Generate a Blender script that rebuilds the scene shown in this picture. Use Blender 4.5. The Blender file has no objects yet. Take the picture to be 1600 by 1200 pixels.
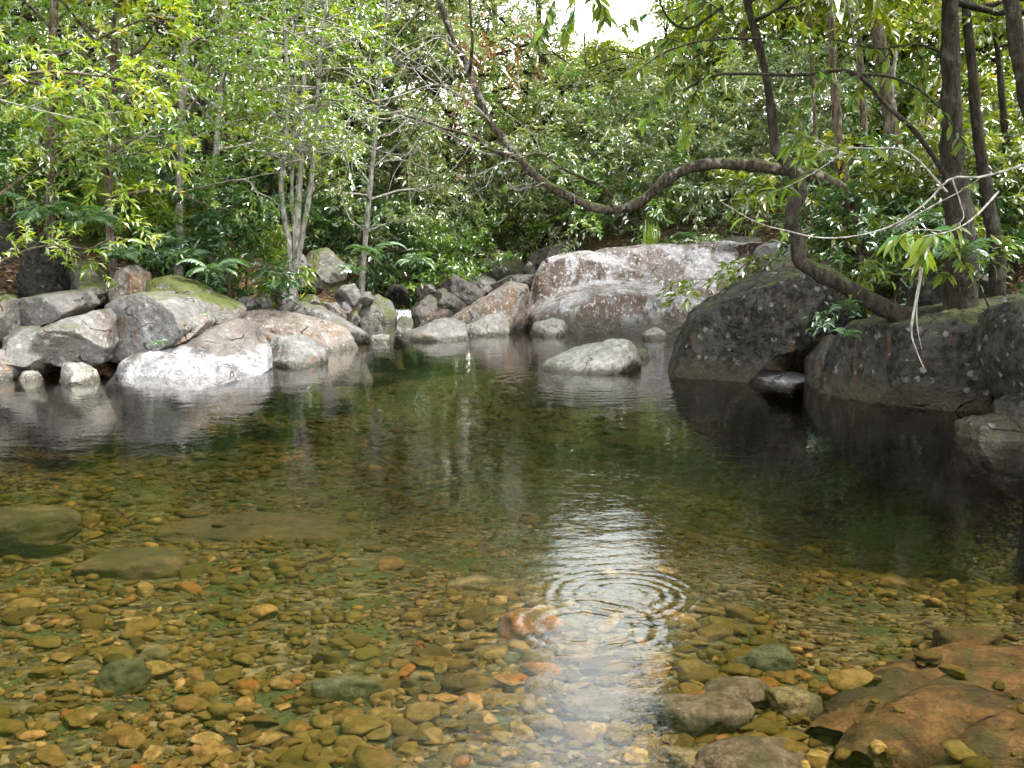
import bpy, bmesh, math, random
import numpy as np
from mathutils import Vector

# ------------------------------------------------------------------ camera, sky, sun, exposure
scene = bpy.context.scene
col = scene.collection
CAM_H, FPX, HORIZON = 1.5, 1600.0, 370.0
TILT = math.atan((600 - HORIZON) / FPX)
cam_data = bpy.data.cameras.new('camera')
cam_data.sensor_width = 36.0
cam_data.lens = 36.0
cam_data.clip_start = 0.05
cam_data.clip_end = 500.0
cam = bpy.data.objects.new('camera', cam_data)
col.objects.link(cam)
cam.location = (0, 0, CAM_H)
cam.rotation_euler = (math.pi / 2 - TILT, 0, 0)
scene.camera = cam

SUN_EL, SUN_AZ = 64.0, 98.0          # degrees; azimuth measured from +Y (upstream) towards +X
world = bpy.data.worlds.new('World')
scene.world = world
world.use_nodes = True
wn, wl_ = world.node_tree.nodes, world.node_tree.links
sky = wn.new('ShaderNodeTexSky')
sky.sky_type = 'NISHITA'
sky.sun_disc = False
sky.sun_elevation = math.radians(SUN_EL)
sky.sun_rotation = math.radians(SUN_AZ)
sky.dust_density = 1.0
sky.air_density = 3.0
hs = wn.new('ShaderNodeHueSaturation')   # thin white cloud: a paler sky
hs.inputs['Saturation'].default_value = 0.32
wl_.new(sky.outputs[0], hs.inputs['Color'])
wl_.new(hs.outputs[0], wn['Background'].inputs['Color'])
wn['Background'].inputs['Strength'].default_value = 0.15

sun_data = bpy.data.lights.new('sun', 'SUN')
sun_data.energy = 2.0
sun_data.angle = math.radians(12)
sun_data.color = (1.0, 0.96, 0.9)
sun = bpy.data.objects.new('sun', sun_data)
col.objects.link(sun)
el, az = math.radians(SUN_EL), math.radians(SUN_AZ)
to_sun = Vector((math.sin(az) * math.cos(el), math.cos(az) * math.cos(el), math.sin(el)))
sun.rotation_euler = to_sun.to_track_quat('Z', 'Y').to_euler()

vs = scene.view_settings
vs.view_transform = 'Standard'
vs.look = 'None'
vs.exposure = 2.5
vs.gamma = 1.0
vs.use_curve_mapping = False
scene.cycles.max_bounces = 6
scene.cycles.diffuse_bounces = 2
scene.cycles.use_light_tree = False
scene.cycles.adaptive_threshold = 0.03
scene.cycles.glossy_bounces = 3
scene.cycles.transparent_max_bounces = 8
scene.cycles.use_denoising = True
scene.cycles.sample_clamp_indirect = 6.0

# ------------------------------------------------------------------ helpers
rng = np.random.default_rng(7)


def P(x, y, d):
    """world point seen at photo pixel (x, y) at distance d along +Y"""
    cx, cy = (x - 800) / FPX, (600 - y) / FPX
    ct, st = math.cos(TILT), math.sin(TILT)
    v = np.array([cx, ct + cy * st, -st + cy * ct])
    return np.array([0, 0, CAM_H]) + v * (d / v[1])


def W(x, y, z=0.0):
    """where the ray through pixel (x, y) meets the level z"""
    q = P(x, y, 1.0)
    v = q - np.array([0, 0, CAM_H])
    return np.array([0, 0, CAM_H]) + v * ((z - CAM_H) / v[2])


def _hash(ix, iy, iz):
    h = (ix * 374761393 + iy * 668265263 + iz * 2147483647 + 1013) & 0xffffffff
    h = ((h ^ (h >> 13)) * 1274126177) & 0xffffffff
    h = ((h ^ (h >> 16)) * 2246822519) & 0xffffffff
    return ((h ^ (h >> 15)) & 0xffff) / 65535.0 * 2 - 1


def vnoise(p):
    p = np.asarray(p, float) + 1000.0
    i = np.floor(p).astype(np.int64)
    f = p - i
    u = f * f * (3 - 2 * f)
    r = 0
    for dx in (0, 1):
        wx = u[:, 0] if dx else 1 - u[:, 0]
        for dy in (0, 1):
            wy = u[:, 1] if dy else 1 - u[:, 1]
            for dz in (0, 1):
                wz = u[:, 2] if dz else 1 - u[:, 2]
                r = r + wx * wy * wz * _hash(i[:, 0] + dx, i[:, 1] + dy, i[:, 2] + dz)
    return r


def fbm(p, octv=4, gain=0.5):
    p = np.asarray(p, float)
    s, a = 0, 1.0
    for k in range(octv):
        s = s + a * vnoise(p * (2.03 ** k) + 17.3 * k)
        a *= gain
    return s


def make_mesh(name, verts, faces, mat, smooth=True, tint=None):
    me = bpy.data.meshes.new(name)
    verts = np.ascontiguousarray(verts, dtype=np.float32)
    faces = np.ascontiguousarray(faces, dtype=np.int32)
    n, k = faces.shape
    me.vertices.add(len(verts))
    me.vertices.foreach_set('co', verts.ravel())
    me.loops.add(n * k)
    me.loops.foreach_set('vertex_index', faces.ravel())
    me.polygons.add(n)
    me.polygons.foreach_set('loop_start', np.arange(0, n * k, k, dtype=np.int32))
    me.polygons.foreach_set('use_smooth', np.full(n, smooth, dtype=bool))
    if tint is not None:
        at = me.attributes.new('tint', 'FLOAT', 'POINT')
        at.data.foreach_set('value', np.ascontiguousarray(tint, dtype=np.float32))
    me.update()
    me.validate()
    me.materials.append(mat)
    return me


def link(name, me, parent=None, loc=None):
    o = bpy.data.objects.new(name, me)
    col.objects.link(o)
    if parent is not None:
        o.parent = parent
    if loc is not None:
        o.location = [float(c) for c in loc]
    return o


def tag(o, label=None, cat=None, group=None, kind=None):
    if label: o['label'] = label
    if cat: o['category'] = cat
    if group: o['group'] = group
    if kind: o['kind'] = kind
    return o


def thing(name, loc, label, cat, group=None):
    return tag(link(name, None, None, loc), label, cat, group)


def unit(v):
    return v / np.maximum(np.linalg.norm(v, axis=-1, keepdims=True), 1e-9)


_ico = {}


def ico(sub):
    if sub not in _ico:
        bm = bmesh.new()
        bmesh.ops.create_icosphere(bm, subdivisions=sub, radius=1)
        v = np.array([x.co[:] for x in bm.verts])
        f = np.array([[w.index for w in x.verts] for x in bm.faces])
        bm.free()
        _ico[sub] = (unit(v), f)
    return _ico[sub]


def catmull(pts, n):
    pts = np.asarray(pts, float)
    if len(pts) < 3:
        t = np.linspace(0, 1, n)[:, None]
        return pts[0] * (1 - t) + pts[-1] * t
    q = np.vstack([2 * pts[0] - pts[1], pts, 2 * pts[-1] - pts[-2]])
    s = np.linspace(0, len(pts) - 1 - 1e-6, n)
    i = s.astype(int)
    t = (s - i)[:, None]
    a, b, c, d = q[i], q[i + 1], q[i + 2], q[i + 3]
    return 0.5 * (2 * b + (c - a) * t + (2 * a - 5 * b + 4 * c - d) * t ** 2 + (3 * b - a - 3 * c + d) * t ** 3)


def tube(path, rad, sides=7, knob=0.0):
    """verts and quads of a tapered tube along a path"""
    path = np.asarray(path, float)
    n = len(path)
    tan = unit(np.gradient(path, axis=0))
    ref = np.array([0.31, 0.93, 0.17])
    a = unit(np.cross(tan, ref))
    b = np.cross(tan, a)
    rad = np.asarray(rad, float) * np.ones(n)
    ang = np.linspace(0, 2 * math.pi, sides, endpoint=False)
    ring = a[:, None, :] * np.cos(ang)[None, :, None] + b[:, None, :] * np.sin(ang)[None, :, None]
    rr = rad[:, None] * np.ones(sides)
    if knob:
        pp = (path[:, None, :] + ring * rad[:, None, None]).reshape(-1, 3)
        rr = rr * (1 + knob * fbm(pp * 9, 2).reshape(n, sides))
    v = (path[:, None, :] + ring * rr[:, :, None]).reshape(-1, 3)
    i = np.arange(n - 1)[:, None] * sides
    j = np.arange(sides)[None, :]
    j2 = (j + 1) % sides
    f = np.stack([i + j, i + j2, i + sides + j2, i + sides + j], -1).reshape(-1, 4)
    return v, f


class Pile:
    """collects pieces of one mesh"""
    def __init__(self):
        self.v, self.f, self.t, self.n = [], [], [], 0

    def add(self, v, f, t=None):
        self.v.append(v); self.f.append(f + self.n); self.n += len(v)
        if t is not None: self.t.append(t)

    def mesh(self, name, mat, origin=(0, 0, 0), smooth=True):
        return make_mesh(name, np.vstack(self.v) - np.asarray(origin), np.vstack(self.f), mat, smooth,
                         np.concatenate(self.t) if self.t else None)


# ------------------------------------------------------------------ materials
class NT:
    def __init__(self, name):
        self.m = bpy.data.materials.new(name)
        self.m.use_nodes = True
        self.t = self.m.node_tree
        self.t.nodes.clear()
        self.out = self.n('ShaderNodeOutputMaterial')

    def n(self, kind, **kw):
        nd = self.t.nodes.new(kind)
        for k, v in kw.items():
            setattr(nd, k, v)
        return nd

    def put(self, sock, val):
        if isinstance(val, bpy.types.NodeSocket):
            self.t.links.new(val, sock)
        elif isinstance(val, (tuple, list)) and len(val) == 3 and sock.type == 'RGBA':
            sock.default_value = (*val, 1)
        else:
            sock.default_value = val

    def noise(self, vec, scale, detail=4, rough=0.55, dist=0.0):
        nd = self.n('ShaderNodeTexNoise')
        self.put(nd.inputs['Vector'], vec)
        self.put(nd.inputs['Scale'], scale); self.put(nd.inputs['Detail'], detail)
        self.put(nd.inputs['Roughness'], rough); self.put(nd.inputs['Distortion'], dist)
        return nd.outputs['Fac']

    def voro(self, vec, scale, feature='F1', out='Distance'):
        nd = self.n('ShaderNodeTexVoronoi', feature=feature)
        self.put(nd.inputs['Vector'], vec); self.put(nd.inputs['Scale'], scale)
        return nd.outputs[out]

    def math(self, op, a, b=0.0, c=None, clamp=False):
        nd = self.n('ShaderNodeMath', operation=op, use_clamp=clamp)
        self.put(nd.inputs[0], a); self.put(nd.inputs[1], b)
        if c is not None: self.put(nd.inputs[2], c)
        return nd.outputs[0]

    def step(self, v, lo, hi, a=0.0, b=1.0):
        nd = self.n('ShaderNodeMapRange', interpolation_type='SMOOTHSTEP')
        self.put(nd.inputs['Value'], v)
        self.put(nd.inputs['From Min'], lo); self.put(nd.inputs['From Max'], hi)
        self.put(nd.inputs['To Min'], a); self.put(nd.inputs['To Max'], b)
        return nd.outputs['Result']

    def mix(self, fac, a, b, blend='MIX'):
        nd = self.n('ShaderNodeMix', data_type='RGBA', blend_type=blend)
        self.put(nd.inputs['Factor'], fac); self.put(nd.inputs['A'], a) if False else None
        self.put(nd.inputs[6], a); self.put(nd.inputs[7], b)
        return nd.outputs[2]

    def ramp(self, fac, stops):
        nd = self.n('ShaderNodeValToRGB')
        cr = nd.color_ramp
        while len(cr.elements) < len(stops):
            cr.elements.new(0.5)
        for e, (p, c) in zip(cr.elements, stops):
            e.position = p; e.color = (*c, 1)
        self.put(nd.inputs[0], fac)
        return nd.outputs[0]

    def scalevec(self, vec, s):
        nd = self.n('ShaderNodeVectorMath', operation='MULTIPLY')
        self.put(nd.inputs[0], vec); nd.inputs[1].default_value = s
        return nd.outputs[0]

    def bump(self, h, strength, dist, normal=None):
        nd = self.n('ShaderNodeBump')
        self.put(nd.inputs['Height'], h)
        nd.inputs['Strength'].default_value = strength
        nd.inputs['Distance'].default_value = dist
        if normal is not None: self.put(nd.inputs['Normal'], normal)
        return nd.outputs[0]

    def principled(self, colr, rough, normal=None, spec=0.5):
        nd = self.n('ShaderNodeBsdfPrincipled')
        self.put(nd.inputs['Base Color'], colr); self.put(nd.inputs['Roughness'], rough)
        self.put(nd.inputs['Specular IOR Level'], spec)
        if normal is not None: self.put(nd.inputs['Normal'], normal)
        self.t.links.new(nd.outputs[0], self.out.inputs[0])
        return nd


def rock_mat(name, base=(0.145, 0.138, 0.137), dark=(0.12, 0.11, 0.1), darkamt=0.5, moss=0.4, lichen=0.5,
             stain=0.3, staincol=(0.13, 0.075, 0.045), wet=0.25, rough=0.62, drip=0.0, pale=0.0, patch=0.0, spec=0.25):
    k = NT(name)
    geo = k.n('ShaderNodeNewGeometry')
    pos, nor = geo.outputs['Position'], geo.outputs['Normal']
    sep = k.n('ShaderNodeSeparateXYZ'); k.put(sep.inputs[0], pos)
    z = sep.outputs['Z']
    sn = k.n('ShaderNodeSeparateXYZ'); k.put(sn.inputs[0], nor)
    nz = sn.outputs['Z']
    big = k.noise(pos, 1.3, 3, 0.6)
    mid = k.noise(pos, 5.0, 4, 0.65)
    fine = k.noise(pos, 38, 2, 0.7)
    c = k.mix(k.step(mid, 0.35, 0.68), tuple(b * 0.72 for b in base), tuple(min(1, b * 1.22) for b in base))
    # dark weathering skin, in blotches
    dk = k.math('MULTIPLY', k.step(k.math('ADD', big, k.math('MULTIPLY', mid, 0.8)), 0.98 - darkamt * 0.3, 1.1 - darkamt * 0.3), min(0.95, 0.35 + darkamt))
    c = k.mix(dk, c, dark)
    # brown tannin stain, running down in streaks
    stv = k.noise(k.scalevec(pos, (3.2, 3.2, 0.8)), 1.4, 3, 0.65)
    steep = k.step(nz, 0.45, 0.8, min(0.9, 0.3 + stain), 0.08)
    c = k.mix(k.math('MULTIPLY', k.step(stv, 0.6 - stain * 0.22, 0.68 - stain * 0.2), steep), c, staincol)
    if drip:
        dv = k.noise(k.scalevec(pos, (9, 9, 3.2)), 2.2, 4, 0.6)
        c = k.mix(k.math('MULTIPLY', k.step(dv, 0.56, 0.66), drip), c, (0.52, 0.5, 0.46))
    # lichen: pale round blotches
    lv = k.voro(pos, 9.5)
    lm = k.math('MULTIPLY', k.step(k.math('ADD', lv, k.math('MULTIPLY', fine, 0.35)), 0.52, 0.36), k.step(mid, 0.46, 0.58))
    c = k.mix(k.math('MULTIPLY', lm, lichen), c, tuple(min(0.55, b * 1.35 + 0.11) for b in base))
    if patch:
        pn = k.noise(pos, 3.1, 6, 0.7, 0.3)
        c = k.mix(k.math('MULTIPLY', k.step(pn, 0.52, 0.6), patch), c, k.mix(fine, tuple(b * 0.9 for b in base), tuple(min(0.5, b * 1.9 + 0.02) for b in base)))
    # moss on the upper faces
    mv = k.math('ADD', k.math('MULTIPLY', nz, 0.55), k.math('MULTIPLY', k.noise(pos, 2.6, 4, 0.7), 0.9))
    mm = k.step(mv, 1.02 - moss * 0.42, 1.14 - moss * 0.36)
    mosscol = k.mix(k.noise(pos, 14, 3), (0.03, 0.042, 0.009), (0.1, 0.115, 0.02))
    c = k.mix(k.math('MULTIPLY', mm, min(1.0, moss * 2)), c, mosscol)
    # the band that floods leave: dark and slimy just above the water
    zz = k.math('ADD', z, k.math('MULTIPLY', k.math('SUBTRACT', mid, 0.5), 0.16))
    band = k.step(zz, 0.02, wet, 1.0, 0.0) if wet > 0 else 0.0
    if wet > 0:
        c = k.mix(k.math('MULTIPLY', band, 0.9), c, (0.035, 0.03, 0.018))
    if pale:                                   # scoured, bleached foot
        pb = k.math('MULTIPLY', k.step(k.math('ADD', z, k.math('MULTIPLY', k.math('SUBTRACT', big, 0.5), 0.9)), pale - 0.04, pale + 0.05, 1.0, 0.0), 1.0)
        c = k.mix(pb, c, k.mix(k.step(mid, 0.3, 0.5), (0.12, 0.11, 0.11), (0.32, 0.31, 0.32)))
    wv = k.n('ShaderNodeVectorMath', operation='MULTIPLY_ADD')
    k.put(wv.inputs[0], k.n('ShaderNodeTexNoise').outputs['Color']); wv.inputs[1].default_value = (1.1, 1.1, 1.1); k.put(wv.inputs[2], pos)
    k.put(wv.inputs[0].links[0].from_node.inputs['Vector'], pos); wv.inputs[0].links[0].from_node.inputs['Scale'].default_value = 2.2
    crack = k.math('MULTIPLY', k.step(k.voro(wv.outputs[0], 0.8, 'DISTANCE_TO_EDGE'), 0.0, 0.014, 1.0, 0.0), k.step(mid, 0.5, 0.6))
    c = k.mix(k.math('MULTIPLY', crack, 0.75), c, (0.04, 0.035, 0.03))
    pit = k.noise(pos, 16, 3, 0.7)
    c = k.mix(k.step(pit, 0.38, 0.62, 0.45, 0.0), c, (0.05, 0.045, 0.04))
    h = k.math('ADD', k.math('MULTIPLY', mid, 0.7), k.math('MULTIPLY', fine, 0.22))
    h = k.math('ADD', h, k.math('MULTIPLY', mm, 0.25))
    h = k.math('SUBTRACT', k.math('ADD', h, k.math('MULTIPLY', pit, 0.5)), k.math('MULTIPLY', crack, 0.9))
    nrm = k.bump(h, 0.9, 0.06)
    r = k.step(fine, 0.3, 0.7, rough - 0.14, rough + 0.12)
    if wet > 0:
        r = k.math('SUBTRACT', r, k.math('MULTIPLY', band, 0.3))
    k.principled(c, r, nrm, spec)
    return k.m


def leaf_mat(name, stops, gloss=0.5, rough=0.35, trans=0.45):
    k = NT(name)
    at = k.n('ShaderNodeAttribute', attribute_name='tint')
    c = k.ramp(at.outputs['Fac'], stops)
    df = k.n('ShaderNodeBsdfDiffuse'); k.put(df.inputs[0], c)
    tr = k.n('ShaderNodeBsdfTranslucent')
    k.put(tr.inputs[0], k.mix(1.0, c, (1.5, 1.35, 0.45), 'MULTIPLY'))
    m1 = k.n('ShaderNodeMixShader'); m1.inputs[0].default_value = trans
    k.t.links.new(df.outputs[0], m1.inputs[1]); k.t.links.new(tr.outputs[0], m1.inputs[2])
    gl = k.n('ShaderNodeBsdfGlossy'); gl.inputs['Roughness'].default_value = rough
    gl.inputs['Color'].default_value = (1, 1, 1, 1)
    fr = k.n('ShaderNodeFresnel'); fr.inputs['IOR'].default_value = 1.5
    fac = k.math('MULTIPLY', fr.outputs[0], gloss, clamp=True)
    m2 = k.n('ShaderNodeMixShader')
    k.put(m2.inputs[0], fac)
    k.t.links.new(m1.outputs[0], m2.inputs[1]); k.t.links.new(gl.outputs[0], m2.inputs[2])
    k.t.links.new(m2.outputs[0], k.out.inputs[0])
    return k.m


def bark_mat(name, c1, c2, moss=0.0, lichen=0.2):
    k = NT(name)
    geo = k.n('ShaderNodeNewGeometry'); pos = geo.outputs['Position']
    st = k.noise(k.scalevec(pos, (9, 9, 2.2)), 3.0, 6, 0.65)
    c = k.mix(k.step(st, 0.35, 0.66), c1, c2)
    blot = k.noise(pos, 6.5, 4, 0.6)
    c = k.mix(k.math('MULTIPLY', k.step(blot, 0.56, 0.64), lichen), c, (0.42, 0.43, 0.38))
    if moss:
        sn = k.n('ShaderNodeSeparateXYZ'); k.put(sn.inputs[0], geo.outputs['Normal'])
        mv = k.math('ADD', k.math('MULTIPLY', sn.outputs['Z'], 0.3), k.noise(pos, 4, 4, 0.7))
        c = k.mix(k.math('MULTIPLY', k.step(mv, 0.66, 0.82), moss), c, (0.09, 0.11, 0.025))
    k.principled(c, 0.8, k.bump(k.math('ADD', st, k.math('MULTIPLY', k.noise(pos, 30, 4, 0.7), 0.6)), 1.0, 0.035), 0.12)
    return k.m


R = {
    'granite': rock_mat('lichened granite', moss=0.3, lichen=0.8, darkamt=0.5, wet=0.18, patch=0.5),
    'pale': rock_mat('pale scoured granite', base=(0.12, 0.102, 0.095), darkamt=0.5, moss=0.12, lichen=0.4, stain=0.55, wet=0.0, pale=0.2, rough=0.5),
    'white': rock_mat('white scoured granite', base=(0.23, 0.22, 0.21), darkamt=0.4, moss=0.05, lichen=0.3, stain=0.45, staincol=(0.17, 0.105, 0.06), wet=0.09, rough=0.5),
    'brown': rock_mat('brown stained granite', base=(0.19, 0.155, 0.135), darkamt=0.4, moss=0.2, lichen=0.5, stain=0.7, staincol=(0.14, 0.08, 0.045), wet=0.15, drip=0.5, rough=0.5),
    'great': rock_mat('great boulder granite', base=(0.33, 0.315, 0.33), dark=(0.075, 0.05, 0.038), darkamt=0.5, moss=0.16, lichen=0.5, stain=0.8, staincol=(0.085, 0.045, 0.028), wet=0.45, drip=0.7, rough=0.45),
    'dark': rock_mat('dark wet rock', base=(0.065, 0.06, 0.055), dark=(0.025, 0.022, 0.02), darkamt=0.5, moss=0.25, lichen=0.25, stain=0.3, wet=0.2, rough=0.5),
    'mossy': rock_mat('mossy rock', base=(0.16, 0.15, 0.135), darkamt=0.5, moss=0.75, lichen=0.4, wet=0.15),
    'shade': rock_mat('shade-toned bank rock', base=(0.027, 0.026, 0.021), dark=(0.007, 0.007, 0.006), darkamt=0.7, moss=0.25, lichen=0.85, stain=0.03, wet=0.3, rough=0.75, patch=0.6, spec=0.08),  # algae-dark rock, with canopy shade also put into the near-black base colour
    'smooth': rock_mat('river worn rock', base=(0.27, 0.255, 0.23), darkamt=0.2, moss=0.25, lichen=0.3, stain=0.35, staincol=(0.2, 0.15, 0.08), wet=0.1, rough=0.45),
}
BRIGHT = leaf_mat('yellow green leaves', [(0, (0.034, 0.081, 0.011)), (0.5, (0.127, 0.230, 0.023)), (0.9, (0.253, 0.356, 0.034)), (1, (0.391, 0.322, 0.046))], 0.25, 0.4, 0.5)
MIDG = leaf_mat('glossy green leaves', [(0, (0.024, 0.061, 0.016)), (0.5, (0.074, 0.162, 0.034)), (0.9, (0.162, 0.270, 0.054)), (1, (0.270, 0.270, 0.068))], 0.26, 0.32, 0.4)
GREY = leaf_mat('grey green leaves', [(0, (0.045, 0.08, 0.045)), (0.5, (0.125, 0.185, 0.09)), (0.9, (0.24, 0.3, 0.15)), (1, (0.36, 0.34, 0.17))], 0.3, 0.36, 0.42)
OLIVE = leaf_mat('olive leaves', [(0, (0.033, 0.055, 0.009)), (0.5, (0.099, 0.154, 0.017)), (0.9, (0.209, 0.253, 0.028)), (1, (0.308, 0.242, 0.033))], 0.3, 0.35, 0.55)
DEEP = leaf_mat('dark green leaves', [(0, (0.016, 0.046, 0.016)), (0.5, (0.046, 0.111, 0.033)), (1, (0.104, 0.195, 0.052))], 0.26, 0.32, 0.34)
FERN = leaf_mat('fern green', [(0, (0.03, 0.075, 0.03)), (0.6, (0.075, 0.16, 0.06)), (1, (0.15, 0.25, 0.1))], 0.12, 0.45, 0.4)
DRY = leaf_mat('dead brown leaves', [(0, (0.08, 0.035, 0.015)), (0.6, (0.2, 0.09, 0.04)), (1, (0.32, 0.18, 0.08))], 0.4, 0.5, 0.3)
BARK_PALE = bark_mat('pale bark', (0.13, 0.115, 0.1), (0.36, 0.34, 0.31), 0.2, 0.5)
BARK_DARK = bark_mat('dark bark', (0.012, 0.01, 0.008), (0.045, 0.036, 0.027), 0.4, 0.06)
BARK_MID = bark_mat('brown bark', (0.045, 0.033, 0.024), (0.16, 0.125, 0.095), 0.25, 0.3)
BARK_MOSS = bark_mat('mossy bark', (0.018, 0.014, 0.01), (0.1, 0.08, 0.058), 0.8, 0.35)


# ------------------------------------------------------------------ ground
def edge_left(y):
    return np.interp(y, [0, 8, 10.6, 11.5, 12.2, 13, 14, 15, 18, 20, 23, 27, 40], [-7.6, -7.0, -6.3, -6.0, -5.0, -3.9, -3.3, -3.1, -3.2, -2.6, -1.6, -0.6, 0.5])


def edge_right(y):
    return np.interp(y, [0, 5, 6.9, 8.2, 9.4, 10.2, 11.2, 12, 15.5, 19.5, 20.6, 23, 27, 40], [5.8, 5.6, 5.2, 5.0, 4.5, 3.8, 3.1, 3.1, 3.6, 3.6, 0.2, -0.2, 0.8, 2.0])


def ground(x, y):
    x = np.asarray(x, float); y = np.asarray(y, float)
    sl, sr = edge_left(y) - x, x - edge_right(y)
    s = np.maximum(sl, sr)
    p = np.stack([x, y, np.zeros_like(x)], -1).reshape(-1, 3)
    nz = fbm(p * 0.6, 3).reshape(x.shape)
    bed = -0.5 + 0.06 * nz - 0.42 * np.clip((y - 5.2) / 3.5, 0, 1) * np.clip((15 - y) / 2, 0, 1) - 0.45 * np.clip((x + 0.2) / 3.5, 0, 1) * np.clip((y - 4) / 4, 0, 1)
    bed = bed + np.clip(y - 19.5, 0, 40) * 0.10
    t = np.clip((s + 1.1) / 1.5, 0, 1)
    t = t * t * (3 - 2 * t)
    rise_l = 0.75 * (1 - np.exp(-np.maximum(s, 0) / 1.2)) + 0.42 * np.maximum(s - 0.8, 0)
    rise_r = 0.95 * (1 - np.exp(-np.maximum(s, 0) / 0.7)) + 0.28 * np.maximum(s - 0.8, 0)
    rise = np.where(sl > sr, rise_l, rise_r)
    rise = 9 * (1 - np.exp(-rise / 9))
    far = np.clip(y - 19.5, 0, 80) * 0.10
    z = bed * (1 - t) + t * (0.1 + rise + far + 0.18 * nz * np.minimum(1, np.maximum(s, 0)))
    return z


def gz(x, y):
    return float(ground(np.array([x]), np.array([y]))[0])


def ground_mat():
    k = NT('forest floor')
    geo = k.n('ShaderNodeNewGeometry'); pos = geo.outputs['Position']
    sep = k.n('ShaderNodeSeparateXYZ'); k.put(sep.inputs[0], pos)
    n1 = k.noise(pos, 2.0, 6, 0.65)
    v = k.voro(k.scalevec(pos, (0.75, 1.25, 1)), 22, 'F1', 'Color')
    sv = k.n('ShaderNodeSeparateColor'); k.put(sv.inputs[0], v)
    soil = k.ramp(sv.outputs[0], [(0, (0.018, 0.012, 0.008)), (0.5, (0.05, 0.033, 0.02)), (0.8, (0.09, 0.055, 0.03)), (1, (0.16, 0.1, 0.06))])
    soil = k.mix(k.step(n1, 0.52, 0.62), soil, (0.035, 0.05, 0.014))
    gravel = k.ramp(sv.outputs[1], [(0, (0.012, 0.01, 0.005)), (0.4, (0.036, 0.027, 0.012)), (0.75, (0.065, 0.047, 0.02)), (1, (0.11, 0.08, 0.036))])
    gravel = k.mix(k.step(n1, 0.48, 0.62), gravel, (0.024, 0.03, 0.009))
    c = k.mix(k.step(sep.outputs['Z'], -0.1, 0.05), gravel, soil)
    h = k.math('ADD', k.voro(pos, 22), n1)
    k.principled(c, 0.85, k.bump(h, 0.8, 0.03), 0.05)
    return k.m


GM = ground_mat()
gx = np.concatenate([np.linspace(-45, -8, 38), np.linspace(-7.6, 6.4, 100), np.linspace(7, 45, 38)])
gy = np.concatenate([np.linspace(-4, 24, 180), np.linspace(24.6, 90, 70)])
XX, YY = np.meshgrid(gx, gy)
ZZ = ground(XX, YY)
gv = np.stack([XX, YY, ZZ], -1).reshape(-1, 3)
nx_, ny_ = len(gx), len(gy)
ii = (np.arange(ny_ - 1)[:, None] * nx_ + np.arange(nx_ - 1)[None, :]).ravel()
gf = np.stack([ii, ii + 1, ii + nx_ + 1, ii + nx_], -1)
terrain = tag(link('ground', make_mesh('ground', gv, gf, GM)), 'creek bed and forest floor under the trees', 'ground', kind='structure')

# ------------------------------------------------------------------ water


def water_mat():
    k = NT('clear creek water')
    geo = k.n('ShaderNodeNewGeometry'); pos = geo.outputs['Position']
    n1 = k.noise(k.scalevec(pos, (0.9, 1.5, 1)), 2.2, 3, 0.5, 0.4)
    n2 = k.noise(k.scalevec(pos, (1.0, 1.6, 1)), 9.0, 3, 0.5, 0.6)
    h = k.math('ADD', k.math('MULTIPLY', n1, 0.0045), k.math('MULTIPLY', n2, 0.0015))
    n3 = k.noise(k.scalevec(pos, (1.0, 1.3, 1)), 19.0, 2, 0.5, 1.2)
    spx = k.n('ShaderNodeSeparateXYZ'); k.put(spx.inputs[0], pos)
    h = k.math('ADD', h, k.math('MULTIPLY', k.math('MULTIPLY', n3, 0.0011), k.step(spx.outputs['Y'], 3.4, 8.0, 1.0, 0.1)))

    def ring(px, py, wave, amp, reach, inner=0.0):
        c = W(px, py)
        vm = k.n('ShaderNodeVectorMath', operation='DISTANCE')
        k.put(vm.inputs[0], pos); vm.inputs[1].default_value = (c[0], c[1], 0)
        d = k.math('ADD', vm.outputs['Value'], k.math('MULTIPLY', n1, 0.12))
        s = k.math('SINE', k.math('MULTIPLY', d, 2 * math.pi / wave))
        env = k.math('MULTIPLY', k.step(d, 0.2 * reach, 0.8 * reach, 0.4, 1.0), k.step(d, 0.8 * reach, 1.15 * reach, 1.0, 0.0))
        if inner:
            env = k.math('MULTIPLY', env, k.step(d, inner * 0.8, inner, 0.0, 1.0))
        env = k.math('MULTIPLY', env, k.step(n2, 0.3, 0.62, 0.25, 1.1))
        return k.math('MULTIPLY', k.math('MULTIPLY', s, env), amp)

    h = k.math('ADD', h, ring(972, 930, 0.062, 0.0006, 0.42))
    h = k.math('ADD', h, ring(905, 975, 0.075, 0.0006, 0.4))
    h = k.math('ADD', h, ring(860, 800, 0.1, 0.0004, 1.3, 0.9))
    h = k.math('ADD', h, ring(930, 600, 0.16, 0.0007, 1.3, 0.4))
    nrm = k.bump(h, 1.0, 1.0)
    fr = k.n('ShaderNodeFresnel'); fr.inputs['IOR'].default_value = 1.333
    k.put(fr.inputs['Normal'], nrm)
    gl = k.n('ShaderNodeBsdfGlossy'); gl.inputs['Roughness'].default_value = 0.004
    gl.inputs['Color'].default_value = (1, 1, 1, 1)
    k.put(gl.inputs['Normal'], nrm)
    tr = k.n('ShaderNodeBsdfTransparent'); tr.inputs[0].default_value = (1, 1, 1, 1)
    mx = k.n('ShaderNodeMixShader')
    k.put(mx.inputs[0], fr.outputs[0])
    k.t.links.new(tr.outputs[0], mx.inputs[1]); k.t.links.new(gl.outputs[0], mx.inputs[2])
    k.t.links.new(mx.outputs[0], k.out.inputs[0])
    return k.m


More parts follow.
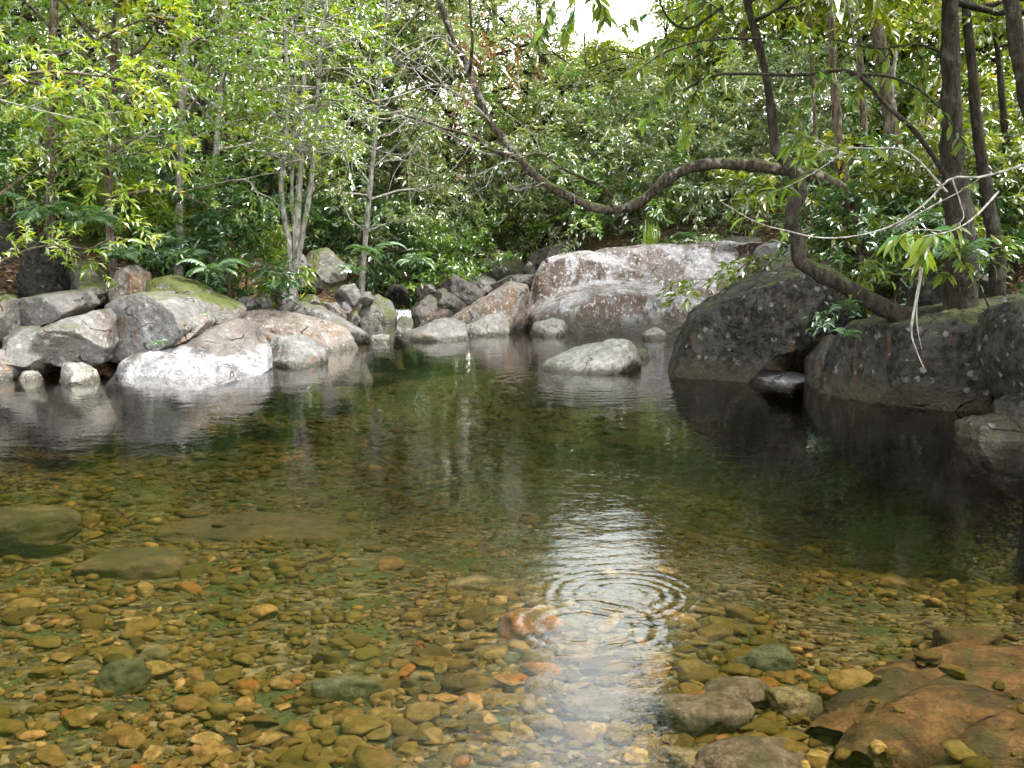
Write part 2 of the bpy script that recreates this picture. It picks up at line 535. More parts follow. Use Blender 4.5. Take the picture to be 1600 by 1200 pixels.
WM = water_mat()
va = WM.node_tree.nodes.new('ShaderNodeVolumeAbsorption')
va.inputs['Color'].default_value = (0.70, 0.70, 0.44, 1)
va.inputs['Density'].default_value = 0.36
WM.node_tree.links.new(va.outputs[0], [n for n in WM.node_tree.nodes if n.type == 'OUTPUT_MATERIAL'][0].inputs['Volume'])
wb = np.array([(x, y, z) for z in (-3.0, 0.0) for (x, y) in ((-12, -3.5), (9, -3.5), (9, 18.6), (-12, 18.6))], float)
wf = np.array([(3, 2, 1, 0), (4, 5, 6, 7), (0, 1, 5, 4), (1, 2, 6, 5), (2, 3, 7, 6), (3, 0, 4, 7)])
tag(link('water', make_mesh('water', wb, wf, WM, False)), 'clear still creek pool with ring ripples over pebbles', 'water', kind='structure')

# ------------------------------------------------------------------ rocks
ROCKS = {}


def rock(name, label, outline, wl, D, mat, seed, sub=5, amp=0.05, box=2.6, lean=0.15, facets=5, d=None, post=None, cat='rock', group=None, freq=1.6):
    r = np.random.default_rng(seed)
    front = W(800, wl)[1] if d is None else d
    Yc = front + 0.8 * D
    pts = np.array([P(x, y, Yc) for x, y in outline])
    if d is None:
        mx_ = pts[:, 0].mean()
        for q, (x, y) in zip(pts, outline):
            if y >= wl - 4:
                q[2] = -0.25 if D < 0.2 else -0.45
                q[0] = mx_ + (q[0] - mx_) * (1.5 if D < 0.2 else 1.25 if D < 0.4 else 1.1)
    poly = pts[:, [0, 2]]
    nxt = np.roll(poly, -1, 0)
    cr = poly[:, 0] * nxt[:, 1] - nxt[:, 0] * poly[:, 1]
    A = cr.sum() / 2
    c = ((poly + nxt) * cr[:, None]).sum(0) / (6 * A)
    th = np.linspace(-math.pi, math.pi, 361)[:-1]
    dirs = np.stack([np.cos(th), np.sin(th)], -1)
    rad = np.zeros(360)
    e = nxt - poly
    for i in range(len(poly)):
        a = poly[i] - c
        den = dirs[:, 0] * e[i, 1] - dirs[:, 1] * e[i, 0]
        den = np.where(abs(den) < 1e-9, 1e-9, den)
        t = (a[0] * e[i, 1] - a[1] * e[i, 0]) / den
        u = (a[0] * dirs[:, 1] - a[1] * dirs[:, 0]) / den
        ok = (t > 0) & (u >= -0.001) & (u <= 1.001)
        rad = np.where(ok & (t > rad), t, rad)
    rad[rad == 0] = np.median(rad)
    ker = np.exp(-np.linspace(-2, 2, 11) ** 2); ker /= ker.sum()
    rad = np.convolve(np.concatenate([rad[-5:], rad, rad[:5]]), ker, 'valid')
    n, f = ico(sub)
    ang = np.arctan2(n[:, 2], n[:, 0])
    Rr = np.interp(ang, np.concatenate([th, [math.pi]]), np.concatenate([rad, rad[:1]]))
    s = np.sqrt(n[:, 0] ** 2 + n[:, 2] ** 2)
    kf = 1 / (s ** box + abs(n[:, 1]) ** box) ** (1 / box)
    v = np.stack([c[0] + Rr * s * kf * np.cos(ang), D * n[:, 1] * kf, c[1] + Rr * s * kf * np.sin(ang)], -1)
    v[:, 1] += Yc + lean * (v[:, 2] - c[1])
    size = math.sqrt(abs(A))
    cc = np.array([c[0], Yc, c[1]])
    for q in range(facets):
        m = unit(np.array([r.normal(0, .7), -0.35 - r.random(), r.normal(0.15, .6)]))
        dist = (v - cc) @ m
        h = dist.max() * r.uniform(0.58, 0.84)
        v = v - m * np.maximum(dist - h, 0)[:, None] * 0.95
    off = r.random(3) * 50
    k = freq / max(size, 0.15)
    dsp = fbm(v * k + off, 4, 0.5)
    rid = 1 - abs(fbm(v * k * 1.7 + off + 9, 3))
    v = v + n * (amp * size * (dsp * 0.8 + (rid - 0.6) * 0.5))[:, None]
    v = v + n * (0.016 * fbm(v * 6 + off, 4, 0.6) - 0.02 * np.clip(0.12 - abs(fbm(v * 2.1 + off + 4, 3)), 0, 1) / 0.12)[:, None]
    if post is not None:
        v = post(v, n, c, Yc)
    loc = np.array([c[0], Yc, v[:, 2].min()])
    me = make_mesh(name, v - loc, f, R[mat])
    o = tag(link(name, me, None, loc), label, cat, group)
    ROCKS[label] = o
    return o


def great_post(v, n, c, Yc):
    """the bench along the foot of the great boulder, and its grooves"""
    lx = [P(x, 480, 16.5)[0] for x in (840, 880, 930, 1040, 1100, 1140)]
    lz = [P(900, y, 16.5)[2] for y in (478, 455, 441, 441, 464, 500)]
    lev = np.interp(v[:, 0], lx, lz) + 0.05 * fbm(v * 2.2, 3)
    t = np.clip((lev - v[:, 2]) / 0.16, 0, 1); t = t * t * (3 - 2 * t)
    fr = np.clip(-n[:, 1] * 3, 0, 1)
    v = v.copy()
    v[:, 1] += (1 - t) * fr * 0.75
    g = 1 - np.clip(abs(fbm(v * np.array([0.6, 0.9, 1.4]) + 3, 3)) * 6, 0, 1)
    v[:, 2] -= 0.06 * g * np.clip(n[:, 2] * 2, 0, 1)
    return v


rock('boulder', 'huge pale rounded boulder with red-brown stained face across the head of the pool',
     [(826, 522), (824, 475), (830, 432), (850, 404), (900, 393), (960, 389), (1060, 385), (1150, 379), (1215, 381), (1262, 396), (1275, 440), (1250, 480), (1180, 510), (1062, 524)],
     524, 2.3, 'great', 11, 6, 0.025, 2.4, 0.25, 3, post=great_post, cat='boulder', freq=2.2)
rock('rock', 'tilted brown slab leaning against the left end of the huge boulder',
     [(704, 500), (740, 472), (796, 441), (826, 446), (832, 500), (812, 522), (729, 521)], 520, 0.7, 'brown', 12, 5, 0.03, 3.0, 0.3, 3)
rock('rock', 'small pale smooth rock at the foot of the tilted brown slab',
     [(724, 510), (760, 494), (793, 486), (800, 505), (786, 526), (735, 528)], 526, 0.35, 'smooth', 13, 4, 0.03, 2.4)
rock('rock', 'white cracked angular slab at the water edge below the tilted brown slab',
     [(626, 526), (675, 504), (709, 495), (728, 503), (740, 530), (700, 536), (640, 535)], 533, 0.45, 'white', 14, 5, 0.07, 3.6, 0.4, 6)
rock('rock', 'pale domed rock with white top in front of the huge boulder',
     [(810, 526), (834, 508), (864, 499), (881, 504), (899, 526)], 526, 0.5, 'smooth', 15, 5, 0.03, 2.2, 0.3, 2)
rock('rock', 'little white stone tucked behind the pale domed rock', [(879, 516), (886, 503), (902, 500), (903, 512), (895, 521)], 519, 0.2, 'white', 16, 4, 0.03)
rock('boulder', 'long smooth grey boulder sloping into the middle of the pool',
     [(824, 584), (850, 567), (880, 553), (915, 541), (960, 532), (982, 533), (996, 546), (1002, 566), (1000, 588), (850, 590)], 583, 0.6, 'smooth', 17, 6, 0.015, 2.0, 0.3, 1, cat='boulder')
rock('rock', 'low olive rock awash beside the long smooth boulder', [(985, 562), (995, 548), (1012, 547), (1030, 566), (1000, 570)], 566, 0.4, 'mossy', 18, 4, 0.03)
rock('rock', 'small pointed grey rock between the huge boulder and the dark mossy boulder', [(1001, 532), (1006, 521), (1026, 511), (1040, 520), (1050, 533)], 532, 0.3, 'smooth', 19, 5, 0.05, 2.4, 0.2, 4)
rock('stone', 'tiny flat stone beside the small pointed grey rock', [(988, 529), (993, 524), (1001, 524), (1003, 529)], 528, 0.1, 'smooth', 20, 3, 0.02, cat='stone')
rock('rock', 'white oval rock at the tip of the long left slab', [(571, 537), (579, 527), (592, 523), (608, 524), (618, 537)], 537, 0.3, 'white', 21, 5, 0.02, 2.2, 0.2, 1)
rock('stone', 'tiny white stone in the channel below the round mossy boulder', [(582, 516), (586, 510), (598, 509), (602, 516)], 515, 0.15, 'white', 22, 3, 0.02, cat='stone')
rock('boulder', 'round boulder with green moss beside the little waterfall', [(561, 492), (569, 469), (590, 460), (611, 471), (619, 492), (614, 508), (566, 508)], 507, 0.5, 'mossy', 23, 5, 0.03, 2.2, 0.1, 2, cat='boulder')
rock('rock', 'low green mossy stone at the foot of the little waterfall', [(612, 507), (622, 496), (634, 493), (645, 500), (648, 507)], 507, 0.3, 'mossy', 24, 4, 0.03)
rock('boulder', 'dark pyramid-shaped boulder right of the little waterfall', [(640, 504), (643, 482), (668, 460), (690, 470), (711, 490), (704, 504)], 504, 0.6, 'dark', 25, 5, 0.04, 2.6, 0.1, 4, cat='boulder')
rock('rock', 'dark sloping rock behind the dark pyramid-shaped boulder', [(668, 474), (678, 456), (692, 452), (732, 480), (715, 500), (690, 495)], 0, 0.5, 'dark', 26, 5, 0.04, d=18.3)
rock('rock', 'large black flat-sided rock above the dark pyramid-shaped boulder', [(684, 445), (709, 428), (729, 440), (760, 457), (748, 484), (705, 480)], 0, 0.6, 'dark', 27, 5, 0.04, 3, d=19.2)
rock('rock', 'pale grey rock with leaf litter above the black flat-sided rock', [(712, 432), (742, 423), (775, 438), (768, 460), (730, 455)], 0, 0.6, 'granite', 28, 5, 0.05, d=20.0)
rock('rock', 'dark flat wet rock left of the top of the huge boulder', [(764, 446), (796, 431), (836, 428), (836, 446), (780, 458)], 0, 0.6, 'dark', 29, 5, 0.03, d=18.6)
rock('rock', 'small dark rounded rock under the bright moss patch', [(757, 428), (765, 416), (783, 411), (798, 424), (794, 440), (765, 440)], 0, 0.5, 'dark', 30, 4, 0.03, d=20.6)
rock('rock', 'bright yellow-green moss covered rock upstream of the pool', [(750, 415), (760, 396), (776, 389), (812, 403), (826, 422), (810, 436), (765, 432)], 0, 0.8, 'mossy', 31, 5, 0.04, d=21.8)
rock('rock', 'pale rock between the moss patch and the huge boulder', [(816, 424), (826, 408), (842, 408), (850, 422), (840, 436)], 0, 0.5, 'white', 32, 4, 0.03, d=20.4)
rock('rock', 'dark tilted slab with a pale upper edge behind the huge boulder', [(820, 406), (835, 392), (894, 373), (906, 384), (900, 405), (850, 418)], 0, 0.5, 'dark', 33, 5, 0.03, 3.5, d=20.2)
rock('rock', 'rounded pale rock on the far shoulder of the huge boulder', [(1112, 388), (1124, 374), (1150, 369), (1184, 372), (1198, 386), (1170, 400), (1130, 400)], 0, 0.7, 'pale', 34, 5, 0.03, d=19.5)
rock('rock', 'grey humped rock between the huge boulder and the dark trunk', [(1182, 398), (1192, 384), (1212, 376), (1240, 381), (1252, 404), (1230, 425), (1195, 420)], 0, 0.8, 'granite', 35, 5, 0.03, d=16.5)

# right bank
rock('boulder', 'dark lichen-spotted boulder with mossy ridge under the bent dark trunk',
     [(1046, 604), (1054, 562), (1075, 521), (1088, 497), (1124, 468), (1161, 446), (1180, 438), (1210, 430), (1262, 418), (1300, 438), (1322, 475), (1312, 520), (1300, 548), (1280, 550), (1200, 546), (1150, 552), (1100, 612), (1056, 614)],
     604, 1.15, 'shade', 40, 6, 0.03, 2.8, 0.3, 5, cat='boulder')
rock('rock', 'pale rock showing in the hollow under the dark lichen-spotted boulder', [(1136, 604), (1150, 586), (1200, 581), (1255, 584), (1284, 604)], 606, 0.45, 'pale', 41, 5, 0.06, 2.6, 0.2, 4, d=10.6)
rock('rock', 'dark rubbly rock wedged between the two big right bank boulders', [(1262, 612), (1272, 556), (1300, 528), (1330, 530), (1335, 580), (1310, 612)], 612, 0.5, 'dark', 42, 5, 0.07, 2.4, 0.2, 5)
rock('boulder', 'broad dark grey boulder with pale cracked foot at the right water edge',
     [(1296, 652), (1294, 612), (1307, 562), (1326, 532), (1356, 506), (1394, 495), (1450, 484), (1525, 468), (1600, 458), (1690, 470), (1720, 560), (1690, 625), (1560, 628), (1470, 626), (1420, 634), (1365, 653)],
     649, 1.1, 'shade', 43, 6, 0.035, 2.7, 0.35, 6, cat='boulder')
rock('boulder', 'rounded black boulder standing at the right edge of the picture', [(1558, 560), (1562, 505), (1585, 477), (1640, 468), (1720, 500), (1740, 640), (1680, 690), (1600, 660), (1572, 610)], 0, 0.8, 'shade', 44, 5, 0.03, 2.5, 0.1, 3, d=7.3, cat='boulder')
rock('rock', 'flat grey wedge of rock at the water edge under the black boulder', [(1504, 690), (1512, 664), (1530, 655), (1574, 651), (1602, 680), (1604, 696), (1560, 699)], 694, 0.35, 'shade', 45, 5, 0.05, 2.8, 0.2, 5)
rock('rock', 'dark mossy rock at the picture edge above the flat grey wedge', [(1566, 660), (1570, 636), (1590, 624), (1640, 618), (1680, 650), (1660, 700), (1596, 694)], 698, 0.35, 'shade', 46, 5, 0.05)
rock('boulder', 'mossy dark boulder on the bank behind the bent dark trunk', [(1190, 440), (1222, 408), (1250, 396), (1300, 383), (1380, 388), (1415, 410), (1420, 450), (1350, 475), (1240, 465)], 0, 0.9, 'mossy', 48, 5, 0.05, 2.6, 0.3, 4, d=11.6, cat='boulder')
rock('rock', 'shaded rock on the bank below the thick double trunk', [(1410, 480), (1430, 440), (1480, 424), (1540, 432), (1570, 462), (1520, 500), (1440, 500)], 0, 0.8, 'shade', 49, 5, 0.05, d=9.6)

# left bank
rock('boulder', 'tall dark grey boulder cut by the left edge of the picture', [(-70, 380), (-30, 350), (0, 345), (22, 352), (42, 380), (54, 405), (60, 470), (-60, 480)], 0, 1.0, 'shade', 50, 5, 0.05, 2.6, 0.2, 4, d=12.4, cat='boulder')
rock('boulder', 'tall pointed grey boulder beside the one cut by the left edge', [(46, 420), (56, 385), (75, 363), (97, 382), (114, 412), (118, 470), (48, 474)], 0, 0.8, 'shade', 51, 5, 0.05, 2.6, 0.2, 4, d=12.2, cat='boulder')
rock('rock', 'mossy rock sloping down to the right of the tall pointed boulder', [(106, 420), (118, 404), (142, 423), (174, 452), (172, 475), (110, 475)], 0, 0.6, 'mossy', 52, 5, 0.04, 2.6, d=12.3)
rock('rock', 'upright brown-grey rock standing alone above the left slabs', [(182, 440), (190, 420), (206, 414), (222, 426), (234, 460), (226, 474), (184, 472)], 0, 0.5, 'brown', 53, 5, 0.04, 2.8, d=12.3)
rock('rock', 'long flat grey slab lying above the pale square block', [(16, 500), (32, 469), (75, 457), (127, 455), (142, 476), (120, 496), (75, 510), (22, 514)], 0, 0.6, 'granite', 54, 5, 0.04, 3.4, 0.3, 4, d=11.3)
rock('rock', 'mossy square rock cut by the left edge above the water', [(-60, 470), (0, 460), (15, 469), (19, 520), (5, 534), (-60, 534)], 0, 0.5, 'mossy', 55, 5, 0.04, 3.4, d=10.9)
rock('rock', 'rounded lichen-blotched block low at the left edge', [(8, 550), (12, 522), (24, 513), (49, 513), (79, 525), (88, 555), (72, 584), (22, 584)], 581, 0.5, 'granite', 56, 5, 0.04, 3.0, 0.2, 4, d=10.85)
rock('rock', 'pale square block at the left beside the big pale boulder', [(74, 525), (84, 508), (112, 495), (154, 483), (171, 499), (177, 540), (168, 566), (131, 576), (86, 562)], 0, 0.6, 'granite', 57, 5, 0.035, 4.0, 0.2, 5, d=10.9)
rock('boulder', 'big pale grey boulder with moss in its middle on the left bank', [(155, 500), (165, 474), (195, 462), (244, 457), (285, 467), (311, 482), (328, 505), (310, 530), (255, 552), (195, 568), (172, 556)], 0, 0.85, 'granite', 58, 6, 0.035, 3.0, 0.3, 5, d=11.1, cat='boulder')
rock('boulder', 'long mossy ridge of rock behind the big pale boulder', [(226, 462), (234, 438), (262, 432), (300, 445), (337, 464), (380, 482), (380, 500), (319, 506), (250, 480)], 0, 0.7, 'mossy', 59, 5, 0.04, 2.8, 0.3, 3, d=12.2, cat='boulder')
rock('rock', 'dark broken chunk between the big pale boulder and the white-footed rock', [(256, 532), (275, 507), (307, 490), (326, 502), (318, 522), (280, 540)], 0, 0.4, 'brown', 60, 5, 0.07, 3.0, d=11.2)
rock('boulder', 'white-footed rock with a brown peak at the left water edge', [(160, 590), (190, 566), (225, 547), (281, 532), (319, 513), (360, 498), (386, 508), (399, 529), (420, 550), (424, 582), (240, 598)], 588, 0.6, 'pale', 61, 6, 0.05, 2.7, 0.5, 6, cat='boulder')
rock('rock', 'white scoured rock low at the water below the long left slab', [(408, 582), (410, 545), (420, 528), (469, 531), (503, 549), (510, 574), (440, 582)], 574, 0.5, 'white', 62, 5, 0.06, 2.7, 0.5, 5)
rock('boulder', 'long grey slab tapering to the right into the pool', [(352, 500), (364, 486), (412, 486), (455, 492), (499, 502), (540, 516), (578, 550), (576, 562), (400, 562)], 553, 0.55, 'brown', 63, 6, 0.02, 3.0, 0.5, 3, cat='boulder')
rock('rock', 'thin pale slab with rounded knob behind the long grey slab', [(424, 492), (436, 478), (465, 471), (499, 479), (540, 503), (578, 526), (576, 544), (520, 540), (440, 520)], 0, 0.45, 'granite', 64, 5, 0.03, 3.0, d=14.0)
rock('rock', 'smooth pale wedge pointing right at the lower left water edge', [(84, 606), (88, 572), (112, 569), (140, 580), (170, 600), (166, 608)], 602, 0.3, 'smooth', 65, 5, 0.02, 2.6, 0.3, 2)
rock('rock', 'white stone standing in the water at the left edge', [(-30, 602), (-20, 548), (4, 544), (26, 574), (31, 602)], 596, 0.3, 'white', 66, 5, 0.04)
rock('stone', 'small brown square stone beside the white stone at the left edge', [(26, 600), (34, 584), (46, 579), (58, 586), (64, 600)], 597, 0.16, 'smooth', 67, 4, 0.03, 3.2, cat='stone')
rock('stone', 'small grey stone resting behind the smooth wedge', [(88, 572), (92, 556), (102, 555), (108, 566), (106, 574)], 0, 0.12, 'granite', 69, 4, 0.03, d=11.0, cat='stone')
rock('boulder', 'egg-shaped mossy boulder leaning below the slender pale stems', [(477, 408), (487, 391), (510, 388), (536, 411), (542, 435), (520, 448), (490, 428)], 0, 0.55, 'mossy', 70, 5, 0.03, 2.3, 0.2, 2, d=16.4, cat='boulder')
rock('rock', 'small upright rock left of the egg-shaped boulder', [(456, 420), (459, 401), (470, 396), (482, 412), (482, 436), (462, 438)], 0, 0.35, 'granite', 71, 4, 0.04, d=16.2)
SMALL = [
    ([(462, 452), (468, 436), (486, 434), (494, 450), (488, 464), (468, 462)], 15.6, 'dark', 'dark rock directly below the small upright rock'),
    ([(482, 450), (488, 434), (500, 434), (506, 452), (498, 462)], 15.4, 'shade', 'dark angular rock under the egg-shaped boulder'),
    ([(526, 462), (534, 446), (552, 444), (566, 462), (556, 478), (532, 474)], 16.0, 'granite', 'grey rock right of and below the egg-shaped boulder'),
    ([(416, 470), (424, 452), (445, 445), (463, 450), (464, 482), (425, 484)], 14.8, 'granite', 'pale brown rock behind the knob of the thin slab'),
    ([(368, 476), (376, 464), (392, 464), (398, 478), (386, 488)], 13.6, 'granite', 'small pale rock on the end of the mossy ridge'),
    ([(394, 478), (402, 464), (418, 462), (424, 478), (410, 490)], 13.9, 'brown', 'small brown rock with red leaves beside the mossy ridge'),
    ([(496, 488), (504, 472), (524, 472), (542, 496), (538, 510), (505, 502)], 15.0, 'granite', 'grey block behind the middle of the thin pale slab'),
    ([(540, 500), (545, 488), (556, 486), (564, 500), (556, 510)], 16.4, 'mossy', 'little green stone left of the round mossy boulder'),
    ([(462, 474), (470, 462), (490, 460), (500, 474), (486, 484)], 14.9, 'mossy', 'low mossy stone above the knob of the thin slab'),
    ([(556, 470), (562, 458), (578, 456), (586, 468), (574, 478)], 17.6, 'granite', 'small grey rock above the round mossy boulder'),
    ([(520, 482), (528, 470), (544, 470), (552, 484), (540, 494)], 15.9, 'granite', 'pale cobble behind the grey block'),
    ([(600, 462), (610, 446), (628, 444), (640, 458), (634, 476), (608, 476)], 18.9, 'shade', 'dull rock above the little waterfall'),
    ([(646, 462), (654, 446), (672, 442), (684, 456), (672, 470)], 19.6, 'granite', 'leaf-strewn rock behind the dark pyramid-shaped boulder'),
    ([(236, 450), (246, 434), (266, 430), (276, 444), (262, 458)], 12.9, 'shade', 'dark stone behind the start of the mossy ridge'),
    ([(120, 456), (134, 444), (156, 446), (164, 458), (150, 468), (126, 468)], 12.0, 'mossy', 'low mossy stone above the long flat slab'),
]
for q, (ol, dd, mt, lb) in enumerate(SMALL):
    rock('rock', lb, ol, 0, 0.28, mt, 80 + q, 4, 0.05, 2.6, 0.1, 4, d=dd)

# stones lying on the bed under the water
BED = -0.47
LEDGE = []


def bed_rock(label, px, py, rx, ry, rz, mat, seed, rot=0.0, sub=4, lift=0.0, facets=4, cat='stone'):
    r = np.random.default_rng(seed)
    c = W(px, py, BED)
    zb = gz(c[0], c[1])
    n, f = ico(sub)
    kf = 1 / (abs(n) ** 2.8).sum(1) ** (1 / 2.8)
    v = n * kf[:, None]
    for q in range(facets):
        m = unit(np.array([r.normal(), r.normal(), 0.5 * r.normal() + .3]))
        dist = v @ m
        v = v - m * np.maximum(dist - dist.max() * r.uniform(0.6, 0.85), 0)[:, None] * 0.85
    v = v + n * ((0.05 if rx > 0.3 else 0.14) * fbm(n * 2.2 + r.random(3) * 30, 5, 0.55))[:, None]
    v = v * np.array([rx, ry, rz])
    ca, sa = math.cos(rot), math.sin(rot)
    v = np.stack([v[:, 0] * ca - v[:, 1] * sa, v[:, 0] * sa + v[:, 1] * ca, v[:, 2] + rz * 0.45 + lift], -1)
    if rx > 0.3: LEDGE.append(v + np.array([c[0], c[1], zb]))
    o = link('stone', make_mesh('stone', v, f, mat), None, (c[0], c[1], zb))
    return tag(o, label, cat)


def pebble_mat(name, attr):
    k = NT(name)
    if attr:
        t = k.n('ShaderNodeAttribute', attribute_name='tint').outputs['Fac']
    else:
        t = k.n('ShaderNodeObjectInfo').outputs['Random']
    geo = k.n('ShaderNodeNewGeometry'); pos = geo.outputs['Position']
    c = k.ramp(t, [(0, (0.045, 0.042, 0.025)), (0.2, (0.13, 0.11, 0.06)), (0.4, (0.24, 0.19, 0.1)), (0.56, (0.18, 0.17, 0.085)),
                   (0.7, (0.33, 0.28, 0.18)), (0.82, (0.2, 0.14, 0.08)), (0.9, (0.55, 0.48, 0.34)), (0.965, (0.34, 0.15, 0.05)), (1, (0.4, 0.38, 0.35))])
    n1 = k.noise(pos, 24, 4, 0.65)
    c = k.mix(k.step(n1, 0.36, 0.62, 0.0, 0.7), c, (0.09, 0.085, 0.025))
    n2 = k.noise(pos, 1.1, 3, 0.6)
    c = k.mix(k.step(n2, 0.46, 0.62, 0.0, 0.6), c, (0.09, 0.1, 0.025))
    c = k.mix(1.0, c, (0.39, 0.28, 0.135), 'MULTIPLY')
    k.principled(c, 0.8, k.bump(n1, 0.6, 0.02), 0.03)
    return k.m


PEB_A = pebble_mat('pebbles', True)
PEB_O = pebble_mat('single pebbles', False)


def bed_mat(name, c1, c2, groove=0.0):
    k = NT(name)
    geo = k.n('ShaderNodeNewGeometry'); pos = geo.outputs['Position']
    n1 = k.noise(pos, 11, 6, 0.7)
    c = k.mix(k.step(n1, 0.35, 0.65), c1, c2)
    n2 = k.noise(pos, 3.0, 4, 0.6)
    c = k.mix(k.step(n2, 0.48, 0.62, 0.0, 0.7), c, (0.03, 0.03, 0.012))
    c = k.mix(k.step(k.noise(pos, 60, 3, 0.7), 0.4, 0.6, 0.5, 0.0), c, (0.02, 0.016, 0.008))
    if groove:
        g = k.noise(k.scalevec(pos, (1.0, 2.6, 1.6)), 1.7, 4, 0.55, 0.5)
        gm = k.step(g, 0.36, 0.5, 1.0, 0.0)
        c = k.mix(k.math('MULTIPLY', gm, groove), c, (0.02, 0.016, 0.009))
        n1 = k.math('SUBTRACT', n1, gm)
    k.principled(c, 0.8, k.bump(n1, 0.8, 0.03), 0.03)
    return k.m


BM = {'orange': bed_mat('orange stone', (0.136, 0.051, 0.014), (0.245, 0.095, 0.024)),
      'ochre': bed_mat('ochre bedrock', (0.036, 0.018, 0.007), (0.1, 0.05, 0.018), 0.9),
      'tan': bed_mat('tan stone', (0.095, 0.068, 0.031), (0.177, 0.129, 0.068)),
      'green': bed_mat('weedy stone', (0.031, 0.034, 0.017), (0.075, 0.075, 0.041)),
      'pink': bed_mat('pinkish stone', (0.05, 0.035, 0.022), (0.11, 0.08, 0.055)),
      'brown': bed_mat('brown slab stone', (0.041, 0.027, 0.012), (0.095, 0.065, 0.031))}
bed_rock('bright orange submerged stone left of the ripple rings', 828, 988, 0.17, 0.13, 0.09, BM['orange'], 1, 0.2)
bed_rock('long greenish brick-shaped stone on the pebble bed', 545, 1072, 0.175, 0.06, 0.06, BM['green'], 2, 0.0, facets=2)
bed_rock('dark-edged brown slab breaking near the surface at the left edge', 30, 806, 0.42, 0.25, 0.13, BM['brown'], 3, 0.15, 5, 0.14)
bed_rock('flat brown slab under water right of the left edge slab', 195, 850, 0.42, 0.22, 0.09, BM['brown'], 4, -0.1, 5)
bed_rock('wide pale brown slab under water beyond the flat slabs', 420, 770, 0.85, 0.5, 0.08, BM['brown'], 5, 0.1, 5)
bed_rock('pale squarish pebble high on the left of the pebble bed', 238, 1016, 0.075, 0.065, 0.05, BM['tan'], 6)
bed_rock('olive humped stone beside the pale squarish pebble', 192, 1054, 0.11, 0.09, 0.08, BM['green'], 7, 0.5)
bed_rock('round ochre stone under the water right of the bright reflection', 1238, 1094, 0.12, 0.1, 0.07, BM['tan'], 8)
bed_rock('reddish-grey slab stone left of the round ochre stone', 1150, 1078, 0.16, 0.11, 0.07, BM['pink'], 9, 0.3)
bed_rock('large pinkish stone beside the bright reflection at the bottom', 1090, 1115, 0.22, 0.14, 0.08, BM['pink'], 10, -0.2)
bed_rock('wide pinkish slab under the white reflection streak', 955, 1095, 0.2, 0.12, 0.07, BM['pink'], 11, 0.1)
bed_rock('brown oval stone in the shaded water near the right edge', 1512, 982, 0.2, 0.13, 0.08, BM['ochre'], 12)
bed_rock('pale flat stone in the pool left of the rings', 745, 880, 0.17, 0.1, 0.05, BM['tan'], 13, 0.2)
bed_rock('grey-brown slab at the bottom of the picture by the reflection', 1170, 1185, 0.22, 0.12, 0.07, BM['pink'], 14, 0.2)
bed_rock('yellowish stone at the bottom edge of the pebble bed', 1075, 1175, 0.11, 0.08, 0.05, BM['tan'], 15)
bed_rock('olive grey stone in front of the shaded boulders', 1200, 1010, 0.15, 0.1, 0.07, BM['green'], 16, 0.3)


def ledge(label, pts_px, mat, h, seed):
    """a ridge of bedrock on the creek floor, long and rounded"""
    path = catmull([W(x, y, BED) for x, y in pts_px], 90)
    path[:, 2] = ground(path[:, 0], path[:, 1]) + 0.0
    t = np.linspace(0, 1, 90)
    rad = h * (0.35 + 0.65 * np.sin(math.pi * np.clip(t * 0.9 + 0.08, 0, 1)))
    v, f = tube(path, rad, 36)
    v = v + 0.04 * np.stack([fbm(v * 2.2 + seed, 4), fbm(v * 2.2 + seed + 7, 4), 1.3 * fbm(v * 2.6 + seed + 3, 4, 0.45)], -1)
    ctr = np.repeat(path, 36, 0)
    v[:, 2] = ctr[:, 2] + (v[:, 2] - ctr[:, 2]) * 0.75
    v[:, 2] += 0.03 * (1 - abs(fbm(v * 7 + seed, 4, 0.6))) * 0.8
    LEDGE.append(v.copy())
    o = ctr[0].copy()
    return tag(link('bedrock', make_mesh('bedrock', v - o, f, mat), None, o), label, 'bedrock')


ledge('orange-brown bedrock ridge sloping under water at the lower right', [(1290, 1150), (1400, 1090), (1500, 1050), (1680, 1010)], BM['ochre'], 0.2, 1)
ledge('broad ochre bedrock ridge in the bottom right corner', [(1340, 1210), (1450, 1160), (1560, 1105), (1740, 1050)], BM['ochre'], 0.23, 2)
ledge('lowest ochre bedrock shelf cut by the bottom edge', [(1430, 1270), (1560, 1215), (1680, 1165), (1800, 1120)], BM['ochre'], 0.22, 3)

# pebbles: alike pieces of the creek bed
PEBV = []
for q in range(14):
    n, f = ico(3 if q < 14 else 2)
    r = np.random.default_rng(300 + q)
    kf = 1 / (abs(n) ** r.uniform(2.2, 3.2)).sum(1) ** (1 / 2.6)
    v = n * kf[:, None]
    for w in range(8):
        m = unit(np.array([r.normal(), r.normal(), r.normal() * .7]))
        dist = v @ m
        v = v - m * np.maximum(dist - dist.max() * r.uniform(0.5, 0.85), 0)[:, None] * 0.95
    v = v + n * (0.12 * fbm(n * 1.5 + r.random(3) * 40, 3))[:, None]
    PEBV.append(v)
PEB2 = []
n2_, f2_ = ico(2)
for q in range(14):
    r = np.random.default_rng(400 + q)
    kf = 1 / (abs(n2_) ** 2.6).sum(1) ** (1 / 2.6)
    v = n2_ * kf[:, None]
    for w in range(8):
        m = unit(np.array([r.normal(), r.normal(), r.normal() * .7]))
        dist = v @ m
        v = v - m * np.maximum(dist - dist.max() * r.uniform(0.5, 0.85), 0)[:, None] * 0.95
    v = v * (1 + 0.1 * r.normal(0, 1, (len(v), 1))) * np.array([r.uniform(.8, 1.3), 1, 1.15])
    PEB2.append(v)
n3_, f3_ = ico(3)
n1_, f1_ = ico(1)
PEB1 = [n1_ * np.random.default_rng(450 + q).uniform(0.8, 1.2, (len(n1_), 1)) for q in range(14)]
